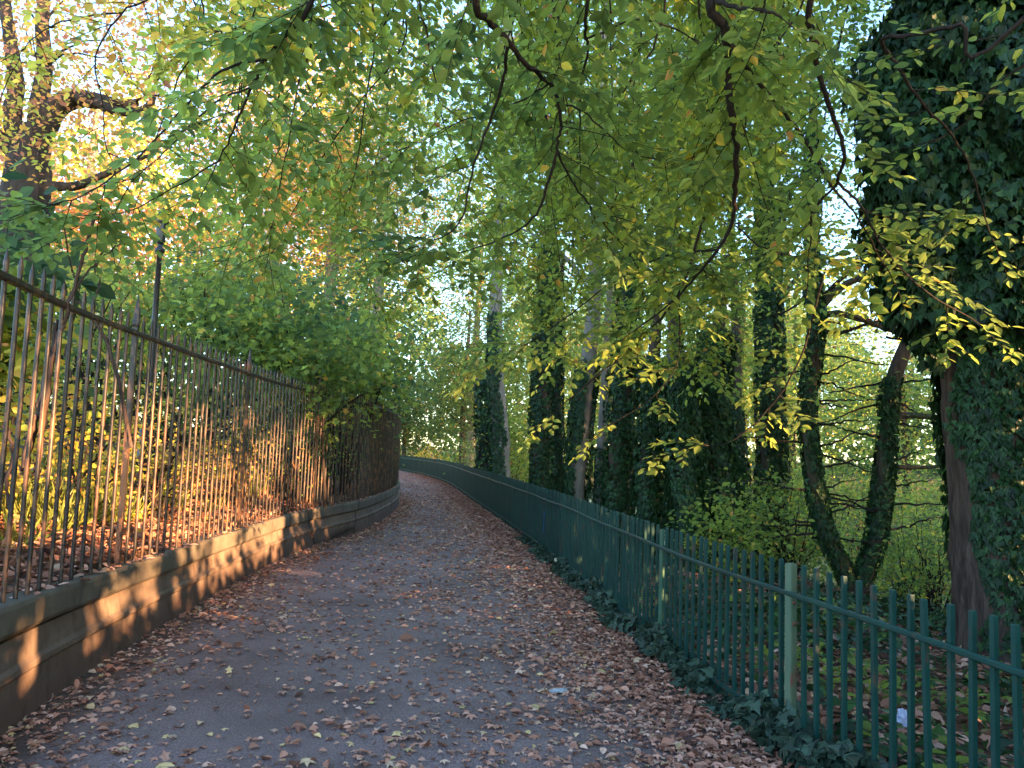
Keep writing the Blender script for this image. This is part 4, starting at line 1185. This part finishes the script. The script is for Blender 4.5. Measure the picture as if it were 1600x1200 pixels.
# 2: centre branch
branch_with_sprays(beech, Lb(0, 0, [(742, -10), (765, 32), (792, 62), (822, 100), (858, 130), (872, 160), (876, 200), (872, 235), (898, 290), (940, 345), (985, 400)],
                                [3.5, 3.7, 3.8, 4.0, 4.2, 4.3, 4.4, 4.5, 4.7, 4.9, 5.2]), (.019, .003), 4,
                   hue=.33, start=.5, mains=[(path_px([(872, 235), (852, 300), (838, 335), (800, 365), (720, 395), (640, 400)], [4.5, 4.7, 4.8, 5, 5.2, 5.4]), [.010, .007, .003]),
                                             (path_px([(792, 62), (785, 130), (765, 190), (740, 260), (722, 340), (690, 370), (650, 385)], [3.8, 4.1, 4.3, 4.5, 4.7, 4.8, 5]), [.010, .007, .003]),
                                             (path_px([(858, 130), (800, 165), (720, 190), (640, 230)], [4.2, 4.4, 4.6, 4.8]), [.006, .005, .002]),
                                             (path_px([(868, 165), (900, 167), (940, 200), (980, 235), (1060, 260)], [4.3, 4.4, 4.6, 4.8, 5]), [.006, .005, .002])])
# 3
branch_with_sprays(beech, Lb(0, 0, [(920, -10), (915, 50), (918, 80), (908, 130), (906, 200)], [4.0, 4.2, 4.3, 4.5, 4.7]), (.011, .005), 4,
                   hue=.36, start=.5, mains=[(path_px([(918, 60), (1000, 30), (1080, 60), (1150, 120)], [4.2, 4.4, 4.6, 4.8]), [.007, .005, .002])])
# 4: thick branch right of centre
branch_with_sprays(beech, Lb(0, 0, [(1112, -10), (1132, 45), (1137, 110), (1142, 170), (1150, 232), (1148, 300), (1144, 345), (1122, 390), (1080, 440), (1040, 480), (960, 540)],
                                [3.6, 3.7, 3.9, 4.0, 4.2, 4.5, 4.7, 4.9, 5.2, 5.5, 5.9]), (.026, .004), 4,
                   hue=.38, start=.45, mains=[(path_px([(1140, 70), (1170, 112), (1220, 170), (1258, 220), (1300, 290), (1340, 340), (1385, 420)], [3.7, 3.9, 4.1, 4.3, 4.5, 4.8, 5.2]), [.015, .011, .008, .004]),
                                              (path_px([(1118, 2), (1155, 13), (1195, 16), (1222, 28)], [3.6, 3.5, 3.4, 3.4]), [.012, .009, .006]),
                                              (path_px([(1148, 352), (1190, 385), (1240, 400), (1300, 410)], [4.7, 5, 5.3, 5.6]), [.006, .005, .002]),
                                              (path_px([(1122, 390), (1040, 400), (960, 440), (880, 500), (820, 540)], [4.9, 5.2, 5.5, 5.8, 6.2]), [.008, .006, .003])])
# 5
branch_with_sprays(beech, Lb(0, 0, [(1268, -10), (1274, 70), (1278, 110), (1296, 165), (1312, 210), (1320, 250), (1310, 285), (1345, 320), (1380, 385), (1440, 450), (1520, 500)],
                                [3.5, 3.7, 3.8, 3.9, 4.0, 4.1, 4.3, 4.4, 4.6, 4.8, 5.0]), (.017, .004), 2.4,
                   hue=.40, start=.45, mains=[(path_px([(1310, 285), (1270, 330), (1268, 370), (1262, 400)], [4.3, 4.5, 4.7, 4.8]), [.008, .006, .003])])
# 6: pale twigged branch at the right
branch_with_sprays(beech, [(3.25, .5, 4.8), (3.4, 1.6, 5.2)] + path_px([(1600, 28), (1500, 38), (1420, 55), (1378, 62), (1400, 100), (1440, 160), (1490, 215), (1525, 290), (1542, 350)], [3.2, 3.3, 3.4, 3.5, 3.6, 3.7, 3.9, 4.1, 4.3]),
                   [.04, .02, .010, .01, .01, .01, .008, .007, .006, .005, .004], 1.6, hue=.38, start=.4, lsz=.065)
# golden hanging sprays, top left
branch_with_sprays(beech, Lb(0, 0, [(250, -30), (190, 20), (150, 90), (160, 160), (165, 220), (180, 265)], [4.3, 4.4, 4.5, 4.6, 4.7, 4.8]), (.006, .003), 5, (.2, .5),
                   hue=.70, hsd=.07, start=.6, label='twig hung with golden yellow and orange leaves', lsz=.065,
                   mains=[(path_px([(190, 20), (110, 30), (50, 60), (20, 110)], [4.4, 4.4, 4.5, 4.6]), [.006, .004, .002])])
branch_with_sprays(beech, Lb(0, 0, [(560, -30), (470, 20), (380, 40), (300, 60)], [4.8, 5.0, 5.2, 5.4]), (.006, .003), 5, (.25, .6), hue=.62, hsd=.08, start=.6,
                   label='twig of yellow turning leaves high on the left')
branch_with_sprays(beech, Lb(0, 0, [(1640, 60), (1560, 130), (1500, 200), (1440, 225), (1380, 240)], [3.9, 4.1, 4.3, 4.4, 4.6]), (.006, .003), 3, (.2, .5), hue=.50, hsd=.08, start=.55,
                   label='twig of pale yellow leaves against the dark ivy')
# filler branches: farther sprays drooping between the traced ones
for k in range(34):
    x0 = random.uniform(430, 1270) if k > 5 else random.uniform(280, 450); y0 = random.uniform(-60, 60)
    d_ = random.uniform(5.0, 8.5)
    x1 = x0 + random.uniform(-260, 160); 
    pts_ = path_px([(x0, y0), ((x0 * 2 + x1) / 3, y0 + 110), ((x0 + 2 * x1) / 3, y0 + 220), (x1, y0 + random.uniform(260, 430))], [d_, d_ + .2, d_ + .5, d_ + .8])
    a = pts_[0]
    hue_ = np.interp(x0, [0, 450, 800, 1400], [.85, .46, .42, .48]) + random.gauss(0, .04)
    branch_with_sprays(beech, [(3.2, .6, 6.3), ((3.2 + a[0]) / 2, a[1] * .45, max(a[2] + 1.6, 6.5)), (a[0], a[1] - .8, a[2] + 1.0)] + pts_, (.008, .003), 3.6, (.35, .75), hue=hue_, hsd=.06, start=.55, lsz=.09, gap=.06)
for k in range(20):
    x0 = random.uniform(720, 1330); y0 = random.uniform(60, 260)
    d_ = random.uniform(8.0, 10.5)
    x1 = x0 + random.uniform(-220, 120)
    pts_ = path_px([(x0, y0), ((x0 * 2 + x1) / 3, y0 + 90), ((x0 + 2 * x1) / 3, y0 + 190), (x1, y0 + random.uniform(230, 340))], [d_, d_ + .2, d_ + .5, d_ + .8])
    a = pts_[0]
    branch_with_sprays(beech, [(3.2, .6, 7.3), ((3.2 + a[0]) / 2, a[1] * .45, max(a[2] + 2.2, 7.5)), (a[0], a[1] - 1.2, a[2] + 1.6)] + pts_, (.008, .003), 4, (.4, .85), hue=.47 + random.gauss(0, .04), hsd=.06, start=.6, lsz=.095, gap=.065)
# low spray reaching out in front of the ivy trunks (right of centre)
branch_with_sprays(beech, path_px([(1100, 340), (1060, 460), (1000, 530), (930, 590), (870, 640)], [5.4, 5.8, 6.2, 6.5, 6.8]), [.012, .008, .004], 3, (.3, .6), hue=.36,
                   mains=[(path_px([(1060, 460), (1060, 560), (1020, 620), (960, 660)], [5.8, 6.2, 6.4, 6.6]), [.006, .003]),
                          (path_px([(1290, 420), (1250, 560), (1200, 640), (1140, 690), (1080, 700)], [5.0, 5.4, 5.7, 5.9, 6.1]), [.008, .005, .002])])

# ------------------------------------------------------------------ unseen trees added beside and behind the viewpoint, shaped to cast the dappled shade
SD = np.array([.8, -.6, math.tan(R(11.0))])
def lit_patch(c, margin=.0):
    """True where the clump centre would stand in one of the sun gaps that open on the wall and railing"""
    s_ = (c[:, 0] + 2.85) / .8
    y = c[:, 1] + .6 * s_; z = c[:, 2] - SD[2] * s_
    lo_ = np.interp(y, [3.6, 4.3, 4.9, 5.5, 6.2, 6.6, 10, 11, 14], [1.7, 1.6, 1.45, 1.1, .8, .22, .2, .75, .95])
    hi_ = np.interp(y, [3.6, 6, 10, 14.4], [2.35, 2.15, 2.2, 2.1])
    lo_ = np.where((z < .62) & (y > 4.45) & (y < 10.8), .22, lo_)
    blot = (np.sin(y * 3.1 + z * 2.2) + np.sin(z * 5.3 - y * 1.4) + np.sin(y * 6.7 + 1.3)) - .9 * (z < .7) * (np.sin(y * 11 + z * 9) + .6)
    return (y > 3.4) & (y < 14.3) & (z > lo_ - margin) & (z < hi_ + margin) & (blot > np.where(z > .75, -1.9, -1.2))
def shade_wood(group, label_fn, trunks, box_lo, box_hi, m, per, size, spread, frame_k=1.0):
    c = rng.uniform(box_lo, box_hi, (m, 3))
    c = c[~lit_patch(c, .12)]
    c = c[c[:, 0] > .72 * c[:, 1] + frame_k]
    near = np.argmin(np.stack([np.hypot(c[:, 0] - a, c[:, 1] - b) for a, b in trunks]), 0)
    for k, (a, b) in enumerate(trunks):
        cc = c[near == k]
        if not len(cc): continue
        z0 = gz(a, b)
        t = empty('riverside_tree', (a, b, z0), label_fn[k], 'tree', group)
        tb = Tubes(); tb.add([(a, b, z0 - .2), (a + .1, b, 2), (a, b + .1, 5), (a + .1, b, box_hi[2])], [.2, .17, .13, .06], 10, .04)
        tb.obj('trunk', M['bark'], t)
        pos, dd, nr, s, hh = cloud(cc, spread, per, size, .24 + rng.normal(size=len(cc)) * .06, .05, .8)
        keep = ~lit_patch(pos, -.02) | (rng.uniform(size=len(pos)) < .10)
        leaves_obj('crown', pos[keep], dd[keep], nr[keep], s[keep], hh[keep], T_RHOMB, M['leaf'], t)
shade_wood('riverside trees beside the viewpoint', ['low branched riverside tree well behind the viewpoint', 'low branched riverside tree behind the viewpoint', 'low branched riverside tree level with the viewpoint', 'low branched riverside tree just right of the view'],
           [(7.3, -9), (7.2, -5), (7.4, -1), (7.6, 3)], (5.6, -12, -.9), (9.2, 6.4, 6.5), 2600, 26, .20, .26)
n = 9000  # unseen hedge added to keep the low sun off the path
t_ = rng.uniform(0, 1, n); yy = -13 + 18.6 * t_; xx = 5.0 + rng.uniform(-.35, .35, n) + np.maximum(yy - 3, 0) * .9
zz = ground_z(xx, yy) + rng.uniform(0, 1, n) * (2.1 + .2 * np.sin(yy * 3))
pos = np.stack([xx, yy, zz], 1); ok = ~lit_patch(pos, .03); n = int(ok.sum())
o = leaves_obj('riverside_hedge', pos[ok], rand_unit(n), rand_unit(n, (1, -1, .5)), .2 * rng.uniform(.7, 1.3, n), np.clip(.2 + rng.normal(size=n) * .06, 0, 1), T_OVAL, M['leaf'])
tag(o, 'dense low hedge behind the green fence beside the viewpoint', 'hedge')
# unseen tall row added far right to keep low sun off the far woodland
tall = [((30, -24), 'tall broad tree far off to the right, well behind the viewpoint'), ((31, -10), 'tall broad tree far off to the right, behind the viewpoint'),
        ((32, 2), 'tall broad tree far off to the right, level with the viewpoint'), ((34, 13), 'tall broad tree far off to the right of the view'), ((40, 24), 'tall broad tree far off beyond the right edge of the view')]
c = rng.uniform((27, -32, 0), (38, 30, 30), (2600, 3)); c[:, 0] += np.maximum(c[:, 1] - 8, 0) * .6
c = c[((c[:, 1] > -6.5) | (c[:, 2] > 12.2)) & (c[:, 0] > .78 * c[:, 1] + 4)]
near = np.argmin(np.stack([np.hypot(c[:, 0] - a[0], c[:, 1] - a[1]) for a, _ in tall]), 0)
for k, ((a, b), lab) in enumerate(tall):
    cc = c[near == k]; z0 = gz(a, b)
    t = empty('tall_riverside_tree', (a, b, z0), lab, 'tree', 'tall trees off to the right')
    tb = Tubes(); tb.add([(a, b, z0 - .3), (a + .2, b, 8), (a, b + .3, 18), (a + .2, b, 28)], [.6, .5, .35, .1], 10, .04); tb.obj('trunk', M['bark'], t)
    pos, dd, nr, s_, hh = cloud(cc, .9, 22, .75, .36 + rng.normal(size=len(cc)) * .06, .05, .8)
    leaves_obj('crown', pos, dd, nr, s_, hh, T_RHOMB, M['leaf'], t)
shade_wood('trees on the far bank beside the viewpoint', ['dense far bank tree level with the viewpoint', 'dense far bank tree right of the view', 'dense far bank tree outside the right edge of the view'],
           [(17, 2), (17, 6.5), (18, 11)], (14.5, -.5, -1), (20, 14, 10.5), 1500, 24, .34, .42, 2.0)  # unseen far bank trees added to shade the trunks beyond the fence

# ------------------------------------------------------------------ light
SUN_AZ = (.80, -.60)     # direction towards the sun
SUN_EL = 11.0
world = bpy.data.worlds.new('World'); scn.world = world; world.use_nodes = True
nt = world.node_tree
bg = nt.nodes['Background']
sky = nt.nodes.new('ShaderNodeTexSky'); sky.sky_type = 'NISHITA'; sky.sun_disc = False
sky.sun_elevation = R(SUN_EL)
sky.sun_rotation = math.atan2(SUN_AZ[0], SUN_AZ[1])
sky.air_density = 1.0; sky.dust_density = .5; sky.ozone_density = 2.5
nt.links.new(sky.outputs[0], bg.inputs[0]); bg.inputs[1].default_value = .15
sl = bpy.data.lights.new('sun', 'SUN'); so = bpy.data.objects.new('sun', sl); COL.objects.link(so)
sl.energy = 4.5; sl.angle = R(.5); sl.color = (1, .57, .26)
ce = math.cos(R(SUN_EL))
dv = Vector((SUN_AZ[0] * ce, SUN_AZ[1] * ce, math.sin(R(SUN_EL))))
so.rotation_euler = dv.to_track_quat('Z', 'Y').to_euler()
so.location = dv * 30

scn.view_settings.view_transform = 'Standard'
scn.view_settings.look = 'None'
scn.view_settings.exposure = 3.0
scn.view_settings.gamma = 1
scn.view_settings.use_curve_mapping = False
scn.cycles.max_bounces = 7
scn.cycles.diffuse_bounces = 4
scn.cycles.glossy_bounces = 2
scn.cycles.transmission_bounces = 4
scn.cycles.sample_clamp_indirect = 6
print('TRIS', sum(len(o.data.polygons) for o in scn.objects if o.type == 'MESH'))
